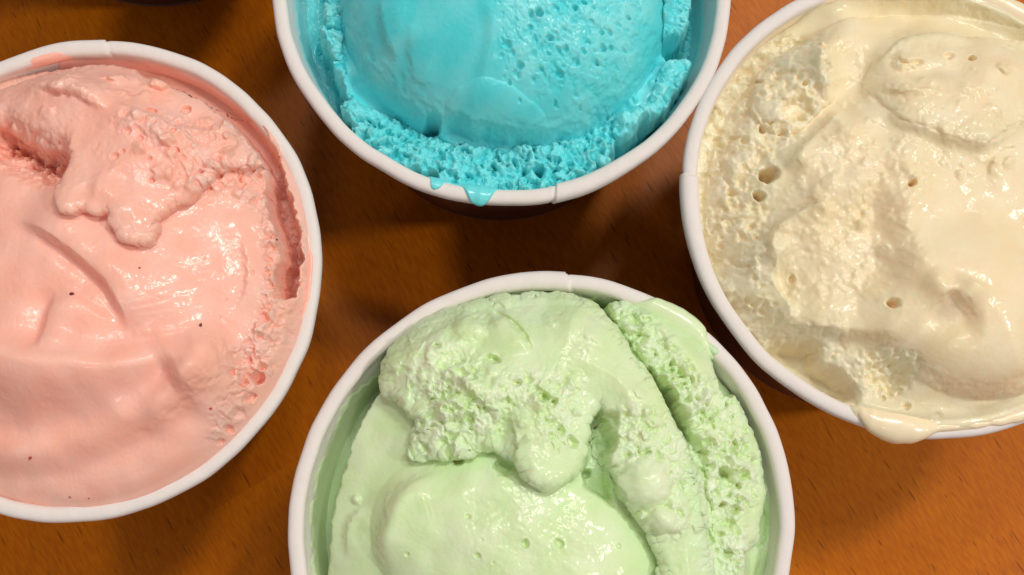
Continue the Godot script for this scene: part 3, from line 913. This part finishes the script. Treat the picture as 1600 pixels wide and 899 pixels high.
func shape_green(c: Clay) -> void:
	c.fill(-5.0)
	c.dome(-0.13, -2.40, 42, 42, -5, 9, 0.0, 2.0, 0.6)
	c.dome(-4.06, 4.96, 27, 19, 2, 13, 0.1, 1.5, 0.5)
	c.undulate(0.7)
	c.ledge([-27.4, 13.5, -27.8, 6.9, -26.9, 1.1, -24.0, -2.6, -18.0, -5.1], 1.2, 6.0, 1.6, 0.25)
	c.stroke([-27.4, 11.3, -27.4, 5.7, -25.9, 0.4, -22.4, -3.1], 1.5, 0.8, 0.3)
	c.ledge([-34.1, 12.2, -34.6, 5.5, -31.7, 1.7], 0.8, 4.0, 1.0, 0.3, 0.2, 0.4)
	c.bead(-34.28, 0.92, 0.9, 1.2)
	c.slab([-32.5, -26.2, -28.6, -31.5, -22.3, -36.5, -13.3, -39.8, -1.8, -41.9, 3.7, -40.9, 8.2, -36.9, 11.7, -32.0, 16.3, -27.3, 20.3, -22.0, 23.8, -16.7, 26.3, -11.3, 28.3, -4.8, 30.9, 5.9, 31.7, 14.7, 18.6, 16.3, 21.3, 7.3, 19.6, 2.2, 14.8, -3.6, 11.4, -8.8, 7.3, -14.6, 7.7, -20.4, 6.2, -19.0, 5.7, -13.2, 5.0, -9.1, 2.4, -6.5, -1.0, -4.8, -4.4, -6.0, -5.2, -7.5, -7.7, -10.0, -11.8, -10.5, -15.6, -8.8, -20.7, -8.0, -25.2, -7.9, -25.2, -11.5, -24.9, -13.8, -29.1, -17.3, -32.5, -19.8], 4.6, 2.6, 1.0, 0.5, 1, 2.4)
	c.stroke([-4.9, -37.0, 3.4, -35.8, 9.3, -29.5, 14.0, -23.2, 18.2, -15.8], 4.5, 2.0, 0.2)
	c.ledge([-15.2, -36.4, -11.0, -34.9, -7.7, -31.8, -6.2, -28.5], 0.8, 5.0, 1.6, 0.3, 0.4, 0.0)
	c.ledge([-21.4, -34.7, -18.4, -34.1, -16.1, -32.4, -14.4, -29.8], 0.8, 5.0, 1.2, 0.3, 0.2, 0.0)
	c.stroke([-31.4, -19.7, -27.9, -27.1, -21.7, -32.6, -14.6, -31.2], 3.0, 1.4, 0.2)
	c.ledge([-17.6, -27.7, -22.1, -27.2, -23.3, -23.5, -20.3, -22.8, -15.6, -21.6, -10.9, -21.1], 0.9, 5.0, 1.6, 0.25, 0.4, 0.5)
	c.swell([-6.6, -18.2, -2.9, -21.0, 1.9, -19.3, 4.9, -17.4, 5.5, -13.0, 4.8, -9.0, 2.3, -6.4, -1.2, -4.7, -4.5, -5.9, -5.8, -9.3, -7.7, -15.8], 0.5, 2.5)
	c.hollow([7.0, -18.7, 8.6, -19.5, 9.9, -15.0, 9.7, -9.8, 11.3, -4.3, 8.7, -5.9, 6.3, -8.6, 6.7, -14.6], 4, 1.0, 0.6)
	c.froth([-24.1, -20.2, -20.5, -23.6, -13.3, -21.6, -8.5, -20.5, -8.9, -14.7, -13.7, -11.8, -16.1, -8.6, -24.6, -7.9, -24.9, -13.8], 2.0, 0.75, 1.1, 0.9, 1)
	c.froth([-22.7, -23.6, -22.1, -27.2, -13.9, -26.5, -9.0, -23.7, -2.3, -25.7, 2.5, -24.0, 2.7, -12.6, -2.0, -13.2, -8.7, -21.4, -20.1, -21.1], 2.2, 0.55, 1.2, 0.9, 1)
	c.froth([-32.1, -24.2, -27.1, -29.6, -19.7, -35.2, -13.0, -37.3, -16.5, -28.6, -24.6, -20.6, -30.1, -18.7], 2.5, 0.28, 1.5, 0.5, 1)
	c.froth([7.9, -14.7, 11.3, -20.9, 15.9, -21.5, 23.5, -15.6, 25.8, -9.0, 23.8, -0.8, 18.1, -0.1, 15.4, -4.3, 10.3, -9.3], 2.0, 0.7, 1.05, 0.8, 1)
	c.stroke([-14.9, -36.4, -11.6, -35.0, -8.3, -32.2, -6.0, -28.7], 0.6, -2.0, 0.25, 0.4)
	c.ledge([-5.0, -6.0, -6.0, -11.8, -8.6, -17.7], 0.5, 4.0, 1.5, 0.25, 0.4, 0.3)
	c.ledge([-9.0, -17.0, -13.2, -19.0, -16.9, -21.5, -20.7, -25.4], 0.7, 4.0, 1.6, 0.25, 0.5, 0.5)
	c.pit(-18.23, -23.27, 1.6, 1.8, 1.2, 0.4)
	c.pit(-16.30, -22.59, 1.2, 1.5, 1.1, 0)
	c.pit(-12.67, -26.55, 1.5, 1.4, 1.8, 0.2)
	c.pit(-3.07, -20.85, 1.6, 1.8, 1.3, 0.7)
	c.pit(-1.35, -19.93, 1.1, 1.6, 1, 0)
	c.pit(2.82, -13.73, 1.3, 1.8, 1.6, 1.1)
	c.pit(0.70, -15.27, 0.9, 1.3, 1, 0)
	c.pit(-17.95, -14.46, 1.6, 1.7, 1.1, 0)
	c.pit(9.80, -18.74, 1.7, 2.4, 1.5, 1.3)
	c.pit(6.80, -8.92, 1.2, 2.2, 1.4, -0.6)
	c.pit(-16.75, -8.15, 1.2, 1.8, 1.2, 0)
	c.pit(-8.32, -7.99, 2.2, 2.2, 1.2, 0.3)
	c.pit(-23.16, -28.09, 0.8, 1.3, 1.2, 0)
	c.pit(-8.14, -22.73, 1.1, 1.4, 1.3, 0)
	c.pit(-26.90, -20.29, 0.8, 0.9, 1.6, 1.2)
	c.pit(-12.75, -17.53, 0.9, 1, 1, 0)
	c.pit(-19.86, -10.91, 1, 1.2, 1, 0)
	c.tears([-25.3, -25.1, -18.8, -28.3, -8.8, -22.6, 2.5, -24.1, 2.6, -13.8, -7.5, -12.5, -16.3, -9.7, -24.2, -9.2], 34, 3.6, 0.9, 0.7, 0.7, 91)
	c.tears([-31.6, -24.4, -28.3, -29.6, -22.9, -32.6, -22.9, -16.3, -26.2, -14.7, -30.2, -18.8], 14, 5.0, 0.9, 1.5, 0.3, 92)
	c.tears([8.0, -19.3, 14.7, -21.4, 24.8, -13.4, 28.5, 0.8, 21.8, 1.7, 15.4, -4.3, 9.7, -9.2], 26, 3.2, 0.9, 0.9, 0.8, 93)
	c.tears([-15.4, -37.8, 0.5, -39.9, 10.7, -31.9, 17.6, -20.1, 11.7, -22.8, -0.7, -30.4], 10, 6.0, 0.5, 0.5, 0.3, 94)
	c.ball(16.78, -8.33, 4.9, 4.0, 1.0)
	c.ball(20.53, -2.43, 2.7, 2.4, 1.3, 0.4)
	c.slab([7.2, -40.6, 10.3, -42.9, 14.4, -43.8, 19.5, -42.5, 24.1, -39.1, 26.9, -35.2, 29.2, -30.0, 31.7, -29.1, 35.1, -24.7, 38.7, -18.0, 40.5, -11.1, 40.1, -5.2, 38.0, 0.8, 31.5, 0.5, 28.4, -11.3, 25.0, -17.4, 21.5, -22.9, 16.0, -29.5, 11.0, -36.2], 4.0, 2.2, 0.6, 0.6, 2, 1.2)
	c.froth([8.0, -39.9, 12.2, -41.1, 16.3, -36.7, 21.5, -32.5, 26.9, -27.2, 31.8, -26.6, 35.9, -19.9, 38.2, -8.5, 33.7, -5.6, 30.1, -12.1, 25.5, -17.4, 19.9, -25.0, 14.4, -31.6], 1.6, 0.9, 1.0, 0.9, 2)
	c.swell([14.4, -42.6, 20.6, -41.6, 26.1, -35.5, 28.4, -29.8, 25.6, -28.2, 21.5, -32.5, 17.3, -38.1], 2.0, 2.0)
	c.tears([8.8, -39.6, 14.7, -41.6, 24.1, -33.0, 33.3, -24.5, 38.2, -10.8, 33.9, -5.6, 29.5, -14.4, 18.6, -27.4], 34, 3.4, 0.9, 0.8, 0.8, 95)
	c.hollow([16.4, -28.7, 18.3, -27.1, 22.4, -22.9, 25.3, -17.3, 27.4, -14.1, 27.0, -12.2, 24.2, -16.0, 20.8, -20.9, 17.3, -25.8], -3, 1.2, 0.7)
	c.swell([29.8, -13.3, 31.4, -14.7, 33.7, -10.3, 33.5, -5.6, 33.2, 0.3, 35.2, 5.8, 32.8, 6.1, 31.1, 0.6, 31.0, -6.4], -2.2, 1.6)
	c.hollow([30.0, -30.2, 31.7, -29.2, 32.8, -27.9, 31.6, -27.3, 30.0, -28.5], -4, 0.5, 0.5)
	c.hollow([39.8, -4.6, 42.0, -6.7, 42.4, -2.0, 40.7, -0.6], -6, 0.5, 0.5)
	c.hollow([-30.1, -36.9, -34.0, -29.2, -34.7, -24.1, -33.7, -20.6, -35.7, -16.0, -37.4, -10.9, -38.6, -3.5, -39.3, 3.7, -38.7, 15.2, -38.2, 22.1, -44.0, 22.9, -45.8, 4.5, -45.3, -7.5, -41.2, -20.2, -35.5, -30.9], -15, 1.2, 0.4)
	c.hollow([1.0, -44.0, 4.9, -42.7, 8.8, -38.5, 7.5, -41.1, 10.3, -43.2, 14.5, -44.3, 8.2, -45.9, 2.0, -46.4], -7, 0.6, 0.4)
	c.scatter([-23.0, -0.4, 4.9, -5.1, 14.6, 0.3, 13.7, 12.6, -21.7, 17.1], 10, 0.35, 0.8, 1.0, 31)
	c.pit(-3.08, 4.80, 0.8, 1.2)
	c.pit(2.79, 4.05, 0.9, 0.8)
	c.lumps([-12.8, -0.6, 5.0, -4.0, 11.4, 3.0, 6.5, 9.0, -11.2, 11.2], 3.0, 0.10, 0.7)
	c.fill_to([23.2, -17.0, 25.9, -17.4, 30.3, -12.1, 34.9, -3.4, 38.0, 5.2, 37.5, 12.2, 28.9, 13.3, 28.5, 3.2, 26.4, -5.8], 1.8, 6.0)
	c.froth([24.5, -16.0, 29.1, -14.3, 36.0, -3.5, 37.3, 4.3, 31.1, 6.1, 27.1, -4.7], 1.5, 0.6, 1.0, 0.8, 2)
	c.pit(31.86, -12.14, 1.2, 2.4)
	c.pit(33.88, -5.83, 1, 2)
	c.pit(33.62, 1.62, 1.1, 1.6)
	c.pit(32.03, -6.53, 0.7, 1.5)
	c.pit(34.64, -10.38, 0.8, 1.4)
	c.pit(32.17, -1.31, 0.6, 1.4)
	c.pit(35.18, -17.54, 0.7, 1.2)
	c.overhang([13.4, -42.9, 18.1, -45.4, 25.8, -42.0, 30.1, -35.8, 27.8, -33.6, 23.8, -38.0, 18.4, -42.3], 2.0, 3.2)

const SPILL_PINK := [[-2.064, 185, 0.1], [-2.024, 140, 0.15], [-1.973, 105, 0.25], [-1.917, 100, 0.3], [-1.861, 115, 0.25], [-1.814, 150, 0.15], [-1.778, 185, 0.1]]
const SMEAR_PINK := [[-0.503, 195, 0.1], [-0.412, 140, 0.2], [-0.263, 110, 0.3], [-0.118, 95, 0.35], [-0.005, 100, 0.3], [0.111, 130, 0.25], [0.214, 195, 0.1]]
const SPILL_BLUE := [[1.399, 185, 0.1], [1.459, 150, 0.2], [1.486, 80, 0.6], [1.507, 20, 0.6], [1.532, -5, 0.75], [1.562, 15, 0.6], [1.586, 70, 0.6], [1.616, 130, 0.3], [1.657, 160, 0.15], [1.693, 150, 0.2], [1.709, 80, 0.3], [1.729, 55, 0.35], [1.746, 70, 0.3], [1.765, 140, 0.2], [1.786, 180, 0.1]]
const SPILL_CREAM_BACK := [[-2.135, 185, 0.1], [-2.045, 120, 0.6], [-1.895, 60, 1.2], [-1.729, 40, 1.4], [-1.524, 50, 1.3], [-1.392, 40, 1.3], [-1.251, 20, 1.4], [-1.130, 10, 1.4], [-0.993, 60, 1.2], [-0.834, 120, 0.6], [-0.699, 185, 0.1]]
const SPILL_CREAM := [[0.735, 185, 0.1], [0.775, 120, 0.4], [0.913, 60, 0.9], [1.066, 50, 0.9], [1.179, 75, 0.8], [1.316, 85, 0.8], [1.435, 75, 1], [1.501, 20, 1.5], [1.553, -22, 1.8], [1.605, -38, 1.9], [1.663, -20, 1.8], [1.718, 15, 1.6], [1.762, 70, 1.2], [1.810, 140, 0.6], [1.865, 185, 0.1]]
const SPILL_GREEN := [[-1.324, 185, 0.1], [-1.273, 120, 0.8], [-1.212, 45, 1.3], [-1.124, 15, 1.6], [-1.048, 12, 1.6], [-0.986, 25, 1.4], [-0.939, 80, 1.1], [-0.893, 120, 0.8], [-0.843, 185, 0.1]]
const PIPS := [
	[3.35, 6.55, 0.5, 0],
	[26.70, 8.84, 0.42, 0],
	[14.93, 0.44, 0.28, 1],
	[30.43, 23.29, 0.32, 1],
	[-0.66, 36.14, 0.4, 1],
	[6.19, 42.23, 0.28, 2],
	[9.66, 42.02, 0.2, 2],
	[36.67, -9.88, 0.3, 0],
]

func ice_material(called: String, rough: float, coat: float, sss: float, relief: Texture2D) -> StandardMaterial3D:
	var m := StandardMaterial3D.new()
	m.resource_name = called
	m.vertex_color_use_as_albedo = true
	m.roughness = rough
	m.metallic_specular = 0.4
	m.clearcoat_enabled = coat > 0.0
	m.clearcoat = coat
	m.clearcoat_roughness = 0.16
	m.subsurf_scatter_enabled = sss > 0.0
	m.subsurf_scatter_strength = sss
	m.heightmap_enabled = true
	m.heightmap_texture = relief
	m.heightmap_scale = 0.007
	m.uv1_triplanar = true
	m.uv1_scale = Vector3.ONE * 42.0
	return m


func relief_image(s: int, f: float, size: int) -> ImageTexture:
	var q := noise(s, f, 4, FastNoiseLite.TYPE_SIMPLEX)
	return ImageTexture.create_from_image(q.get_seamless_image(size, size, false, false, 0.12))


# Stained beech: one sheet of tone and pores, 0.32 m wide, along its own grain.
func wood() -> StandardMaterial3D:
	var w := 2048
	var hh := 1024
	var broad := noise(71, 0.02, 4).get_image(64, 256, false, false, true)
	broad.resize(w, hh, Image.INTERPOLATE_CUBIC)
	var hair := noise(72, 0.16, 4).get_image(420, hh, false, false, true)
	hair.resize(w, hh, Image.INTERPOLATE_CUBIC)
	var blot := noise(73, 0.01, 3).get_image(256, 128, false, false, true)
	blot.resize(w, hh, Image.INTERPOLATE_CUBIC)
	for im in [broad, hair, blot]:
		im.convert(Image.FORMAT_L8)
	var b0: PackedByteArray = broad.get_data()
	var b1: PackedByteArray = hair.get_data()
	var b2: PackedByteArray = blot.get_data()
	var pore := PackedFloat32Array()
	pore.resize(w * hh)
	var rng := RandomNumberGenerator.new()
	rng.seed = 9
	for i in 5200:
		var x := rng.randi_range(0, w - 1)
		var y := rng.randi_range(0, hh - 1)
		var long := int(rng.randf_range(3, 22) * (1.5 if i % 5 == 0 else 1.0))
		var deep := rng.randf_range(0.2, 0.8) * (0.35 if i % 5 else 1.0)
		var slope := rng.randf_range(-0.06, 0.06)
		for k in long:
			var f := sin(PI * (k + 0.5) / long) * deep
			var yy := y + slope * k
			var row := (int(floor(yy)) % hh + hh) % hh
			var at := row * w + (x + k) % w
			pore[at] = maxf(pore[at], f * (1.0 - (yy - floor(yy)) * 0.5))
			var under := (row + 1) % hh * w + (x + k) % w
			pore[under] = maxf(pore[under], f * (yy - floor(yy)) * 0.8)
	var tone := PackedByteArray()
	tone.resize(w * hh * 3)
	var lift := PackedByteArray()
	lift.resize(w * hh)
	for i in w * hh:
		var t := 0.5 + 0.30 * (b0[i] / 255.0 - 0.5) + 0.75 * (b1[i] / 255.0 - 0.5) + 0.35 * (b2[i] / 255.0 - 0.5)
		var k := 1.0 - 0.72 * pore[i]
		var v := lerpf(0.90, 1.06, t) * k
		tone[i * 3] = clampi(int(192.0 * v), 0, 255)
		tone[i * 3 + 1] = clampi(int(104.0 * v * lerpf(0.93, 1.06, t)), 0, 255)
		tone[i * 3 + 2] = clampi(int(5.0 * v), 0, 255)
		lift[i] = clampi(int(150.0 + 60.0 * (t - 0.5) - 140.0 * pore[i]), 0, 255)
	var m := StandardMaterial3D.new()
	m.resource_name = "stained_beech"
	m.albedo_texture = ImageTexture.create_from_image(Image.create_from_data(w, hh, false, Image.FORMAT_RGB8, tone))
	m.heightmap_enabled = true
	m.heightmap_texture = ImageTexture.create_from_image(Image.create_from_data(w, hh, false, Image.FORMAT_L8, lift))
	m.heightmap_scale = 0.008
	m.roughness = 0.34
	m.metallic_specular = 0.24
	return m


func table_mesh(size: Vector2, thick: float, grain_angle: float) -> ArrayMesh:
	var st := SurfaceTool.new()
	st.begin(Mesh.PRIMITIVE_TRIANGLES)
	var bevel := 0.004
	var rings := [[-thick, 0.0], [-bevel, 0.0], [0.0, bevel]]
	var pts := []
	for r in rings:
		var x: float = size.x / 2 - r[1]
		var z: float = size.y / 2 - r[1]
		pts.append([Vector3(-x, r[0], -z), Vector3(x, r[0], -z), Vector3(x, r[0], z), Vector3(-x, r[0], z)])
	var quads := [[pts[2][0], pts[2][1], pts[2][2], pts[2][3]], [pts[0][3], pts[0][2], pts[0][1], pts[0][0]]]
	for i in 2:
		for k in 4:
			var l := (k + 1) % 4
			quads.append([pts[i + 1][k], pts[i][k], pts[i][l], pts[i + 1][l]])
	for q in quads:
		var nrm: Vector3 = ((q[2] - q[0]) as Vector3).cross(q[1] - q[0]).normalized()
		for k in [0, 1, 2, 0, 2, 3]:
			var v: Vector3 = q[k]
			var t := Vector2(v.x, v.z - v.y).rotated(-grain_angle)
			st.set_normal(nrm)
			st.set_uv(Vector2(t.x / 0.32, t.y / 0.16))
			st.add_vertex(v)
	return st.commit()


func paper(called: String, c: Color, rough: float, relief: Texture2D) -> StandardMaterial3D:
	var m := StandardMaterial3D.new()
	m.resource_name = called
	m.albedo_color = c
	m.roughness = rough
	m.metallic_specular = 0.35
	m.heightmap_enabled = true
	m.heightmap_texture = relief
	m.heightmap_scale = 0.014
	m.uv1_triplanar = true
	m.uv1_scale = Vector3.ONE * 30.0
	return m


var mats := {}


# A waxed paper tub: printed brown outside, white inside, a rolled rim with its lap at the angle `lap`.
func tub(label: String, at: Vector3, oval: Vector2, lap: float, s: int) -> Node3D:
	var o := thing("paper_tub", label, "paper cup", at, "paper ice cream tubs on the table")
	var top := RIM_Y * 1000.0
	var outer := []
	for i in 25:
		var y := (top - 1.0) * i / 24.0
		outer.append(Vector2(lerpf(WALL_LOW + 0.45, WALL_TOP + 0.5, y / top), y))
	part("printed_wall", lathe(outer, 128, oval), mats.print, o)
	part("base_band", lathe([Vector2(WALL_LOW + 0.5, 0.2), Vector2(WALL_LOW + 0.62, 0.8), Vector2(WALL_LOW + 0.72, 1.6), Vector2(WALL_LOW + 0.62, 1.9)], 128, oval), mats.band, o)
	var inner := []
	for i in 25:
		var y := lerpf(top + 0.2, 4.0, i / 24.0)
		inner.append(Vector2(lerpf(WALL_LOW, WALL_TOP, y / top), y))
	part("lining", lathe(inner, 128, oval), mats.white, o)
	part("base", lathe([Vector2(0.01, 4.0), Vector2(20, 4.0), Vector2(WALL_LOW + 0.6, 4.0)].map(func(p): return p), 96, oval), mats.white, o)
	var ring := []
	for i in 19:
		var a := -PI * 0.62 + TAU * 0.86 * (1.0 - i / 18.0) + PI * 0.1
		ring.append(Vector2(RIM_OUT - RIM_TUBE + cos(a) * RIM_TUBE, top + sin(a) * RIM_TUBE))
	ring.reverse()
	for i in ring.size():          # pressed paper: squarer than a circle
		var w: Vector2 = ring[i] - Vector2(RIM_OUT - RIM_TUBE, top)
		var u := (w / RIM_TUBE).abs()
		ring[i] = Vector2(RIM_OUT - RIM_TUBE, top) + w * 0.96 * pow(pow(u.x, 2.6) + pow(u.y, 2.6), -1.0 / 2.6)
	var wave := noise(s, 1.4, 2)
	part("rolled_rim", lathe(ring, 900, oval, func(a: float, j: int) -> Vector2:
		var d := fposmod(lap - a + 0.004 * (j - 9) * sin(s * 2.0), TAU)
		var thick := (0.2 + 0.07 * s) * (1.0 - smoothstep(0.0, 0.7, d)) - 0.22 * smoothstep(TAU - 0.02, TAU - 0.004, d)
		var b := -PI * 0.5 + TAU * j / 18.0
		var w := 0.24 * wave.get_noise_2d(cos(a) * 2.0 + 9.0, sin(a) * 2.0)
		return Vector2(cos(b) * thick + w, sin(b) * thick + 0.12 * wave.get_noise_2d(cos(a) * 3.0, sin(a) * 3.0 + 5.0))), mats.rim, o)
	return o


func lamp(called: String, shift: Vector2, power: float) -> void:
	# A ceiling downlight; shift is where a tub's rim throws its shadow on the table, in metres.
	var l := OmniLight3D.new()
	l.name = called
	var d := Vector3(-shift.x, RIM_Y, -shift.y).normalized()
	l.position = d * (1.75 / d.y)
	l.light_energy = power * l.position.length_squared()
	l.light_color = Color(1.0, 0.965, 0.93)
	l.light_size = 0.1
	l.omni_range = 6.0
	l.omni_attenuation = 2.0
	l.shadow_enabled = true
	add_child(l)


func _ready() -> void:
	# camera
	var cam := Camera3D.new()
	cam.name = "camera"
	cam.fov = 26.2031
	cam.near = 0.01
	cam.far = 20.0
	cam.transform = Transform3D(Basis(Vector3(0.991679, 0.025079, -0.126271), Vector3(-0.128737, 0.193184, -0.972680), Vector3(-0.000000, 0.980842, 0.194806)), Vector3(-0.00000, 0.28959, 0.04600))
	add_child(cam)
	cam.current = true
	# air and light of the shop: a dim warm room and five ceiling downlights
	var env := Environment.new()
	env.background_mode = Environment.BG_COLOR
	env.background_color = Color(0.58, 0.555, 0.56)
	env.tonemap_mode = Environment.TONE_MAPPER_LINEAR
	env.tonemap_exposure = 0.98
	env.ssao_enabled = true
	env.ssil_enabled = true
	env.sdfgi_enabled = true
	var we := WorldEnvironment.new()
	we.name = "shop_light"
	we.environment = env
	add_child(we)
	lamp("downlight_right", Vector2(-0.0464, 0.0006), 0.27)
	lamp("downlight_back_right", Vector2(-0.0195, 0.0256), 0.25)
	lamp("downlight_back", Vector2(0.0032, 0.0250), 0.13)
	lamp("downlight_overhead", Vector2(-0.0087, 0.0180), 0.12)
	lamp("downlight_front", Vector2(-0.0077, -0.0358), 0.06)

	# the table
	var fine := relief_image(3, 0.03, 256)
	var fibre := relief_image(4, 0.02, 256)
	var table := part("table_top", table_mesh(Vector2(1.1, 0.7), 0.03, PI * 0.285), wood(), self)
	table.set_meta("label", "orange-brown stained wooden table top under the ice cream tubs")
	table.set_meta("category", "table")
	table.set_meta("kind", "structure")

	# the tubs
	mats.white = paper("white_paper", linear(0.78, 0.76, 0.74), 0.45, fine)
	mats.rim = paper("rim_paper", linear(0.77, 0.735, 0.70), 0.62, fibre)
	mats.print = paper("brown_print", linear(0.10, 0.045, 0.042), 0.4, fine)
	mats.band = paper("band_paper", linear(0.26, 0.17, 0.16), 0.5, fine)
	var pink_size := Vector3(0.985, 1.0, 0.985)      # its rim is pressed a little narrower
	var t_pink := tub("white-rimmed paper tub holding the pink ice cream", Vector3(-0.08070, 0, 0.00786), Vector2(-0.0215, -0.0036), -1.668, 1)
	t_pink.scale = pink_size
	var t_blue := tub("white-rimmed paper tub holding the turquoise blue ice cream", Vector3(-0.01001, 0, -0.06213), Vector2(-0.0046, 0.0087), 1.215, 2)
	tub("white-rimmed paper tub holding the cream-coloured ice cream", Vector3(0.07645, 0, -0.02777), Vector2(0.0004, 0.0097), 3.113, 3)
	tub("white-rimmed paper tub holding the pale green ice cream", Vector3(0.01103, 0, 0.04240), Vector2(0.0011, -0.0147), -1.586, 4)
	for w in [[-0.01, 0.055, 34.0, 38.5], [0.0, 0.05, 30.5, 32.5], [0.12, 0.15, 33.0, 37.0], [0.18, 0.215, 33.5, 36.5], [0.25, 0.27, 33.0, 37.5], [0.3, 0.35, 34.0, 36.0]]:
		part("printed_mark", mark_mesh(1.754 - w[1], 1.754 - w[0], w[2], w[3], Vector2(-0.0046, 0.0087)), mats.band, t_blue)
	tub("brown paper tub at the upper left corner, only its base in view", Vector3(-0.1009, 0, -0.1049), Vector2.ZERO, 0.0, 5)

	# the ice cream
	var specs := [
		["pink", "smooth pink strawberry ice cream with dark pips and a folded top", Vector3(-0.08070, 0, 0.00786), linear(0.93, 0.205, 0.115), linear(0.94, 0.29, 0.195), ["scoop", "folded_layer", "frayed_edge"],  0.25, Vector2(-0.0215, -0.0036)],
		["blue", "turquoise blue ice cream, one porous ball with a crumbly skirt", Vector3(-0.01001, 0, -0.06213), linear(0.008, 0.46, 0.53), linear(0.04, 0.60, 0.65), ["scoop", "crumbly_skirt"],  0.25, Vector2(-0.0046, 0.0087)],
		["cream", "cream-coloured ice cream heaped over its tub, melting across the rim", Vector3(0.07645, 0, -0.02777), linear(0.70, 0.48, 0.175), linear(0.79, 0.61, 0.29), ["scoop", "upper_lump", "airy_edge"],  0.25, Vector2(0.0004, 0.0097)],
		["green", "pale green ice cream with a torn strip folded over a smooth scoop", Vector3(0.01103, 0, 0.04240), linear(0.37, 0.65, 0.165), linear(0.55, 0.75, 0.33), ["scoop", "folded_strip", "frayed_edge"],  0.25, Vector2(0.0011, -0.0147)],
	]
	for i in specs.size():
		var s: Array = specs[i]
		var o := thing("ice_cream", s[1], "ice cream", (s[2] as Vector3) + Vector3(0, RIM_Y, 0), "scoops of ice cream in tubs")
		var c := Clay.new(GRID, HALF, 100 + i * 20)
		c.oval = s[7]
		match s[0]:
			"pink": shape_pink(c)
			"blue": shape_blue(c)
			"cream": shape_cream(c)
			"green": shape_green(c)
		c.relax(1)
		var m := ice_material(s[0] + "_ice_cream", 0.5, 0.35, s[6], fine)
		sculpt(c, s[3], s[4], 0.03, s[5], m, o)
		var smear := StandardMaterial3D.new()
		smear.resource_name = s[0] + "_melt"
		smear.albedo_color = (s[3] as Color).lerp(s[4], 0.5).linear_to_srgb()
		smear.roughness = 0.32
		smear.metallic_specular = 0.45
		smear.clearcoat_enabled = true
		smear.clearcoat = 0.4
		smear.clearcoat_roughness = 0.12
		var thin := smear.duplicate()
		thin.resource_name = s[0] + "_film"
		thin.albedo_color = (s[3] as Color).lerp(Color(0.8, 0.8, 0.8), 0.35).linear_to_srgb()
		match s[0]:
			"pink":
				part("melted_drip", spill_mesh(SPILL_PINK, s[7], 41), smear, o)
				part("melted_drip", spill_mesh(SMEAR_PINK, s[7], 42), smear, o)
				part("melt_film", film_mesh(-2.0, 1.3, -1.4, 0.8, s[7], 51), thin, o)
			"blue":
				part("melted_drip", spill_mesh(SPILL_BLUE, s[7], 43), smear, o)
				part("melt_film", film_mesh(1.0, 3.9, -7.0, 2.0, s[7], 52), thin, o)
				part("melt_film", film_mesh(-1.0, 1.2, -8.0, 2.0, s[7], 55), thin, o)
			"cream":
				part("melted_drip", spill_mesh(SPILL_CREAM, s[7], 44), smear, o)
				part("melted_drip", spill_mesh(SPILL_CREAM_BACK, s[7], 46), smear, o)
				part("melt_film", film_mesh(1.2, 4.6, -1.6, 0.8, s[7], 53), thin, o)
			"green":
				part("melted_drip", spill_mesh(SPILL_GREEN, s[7], 45), smear, o)
				part("melt_film", film_mesh(2.2, 5.4, -5.0, 3.5, s[7], 54), thin, o)
		if s[0] == "pink":
			o.scale = pink_size
			var tones := [linear(0.12, 0.012, 0.014), linear(0.45, 0.05, 0.04), linear(0.25, 0.14, 0.14)]
			for p in PIPS:
				var pm := StandardMaterial3D.new()
				pm.albedo_color = tones[p[3]]
				pm.roughness = 0.4
				speck(c, "strawberry_pip", p[0], p[1], p[2], pm, o)
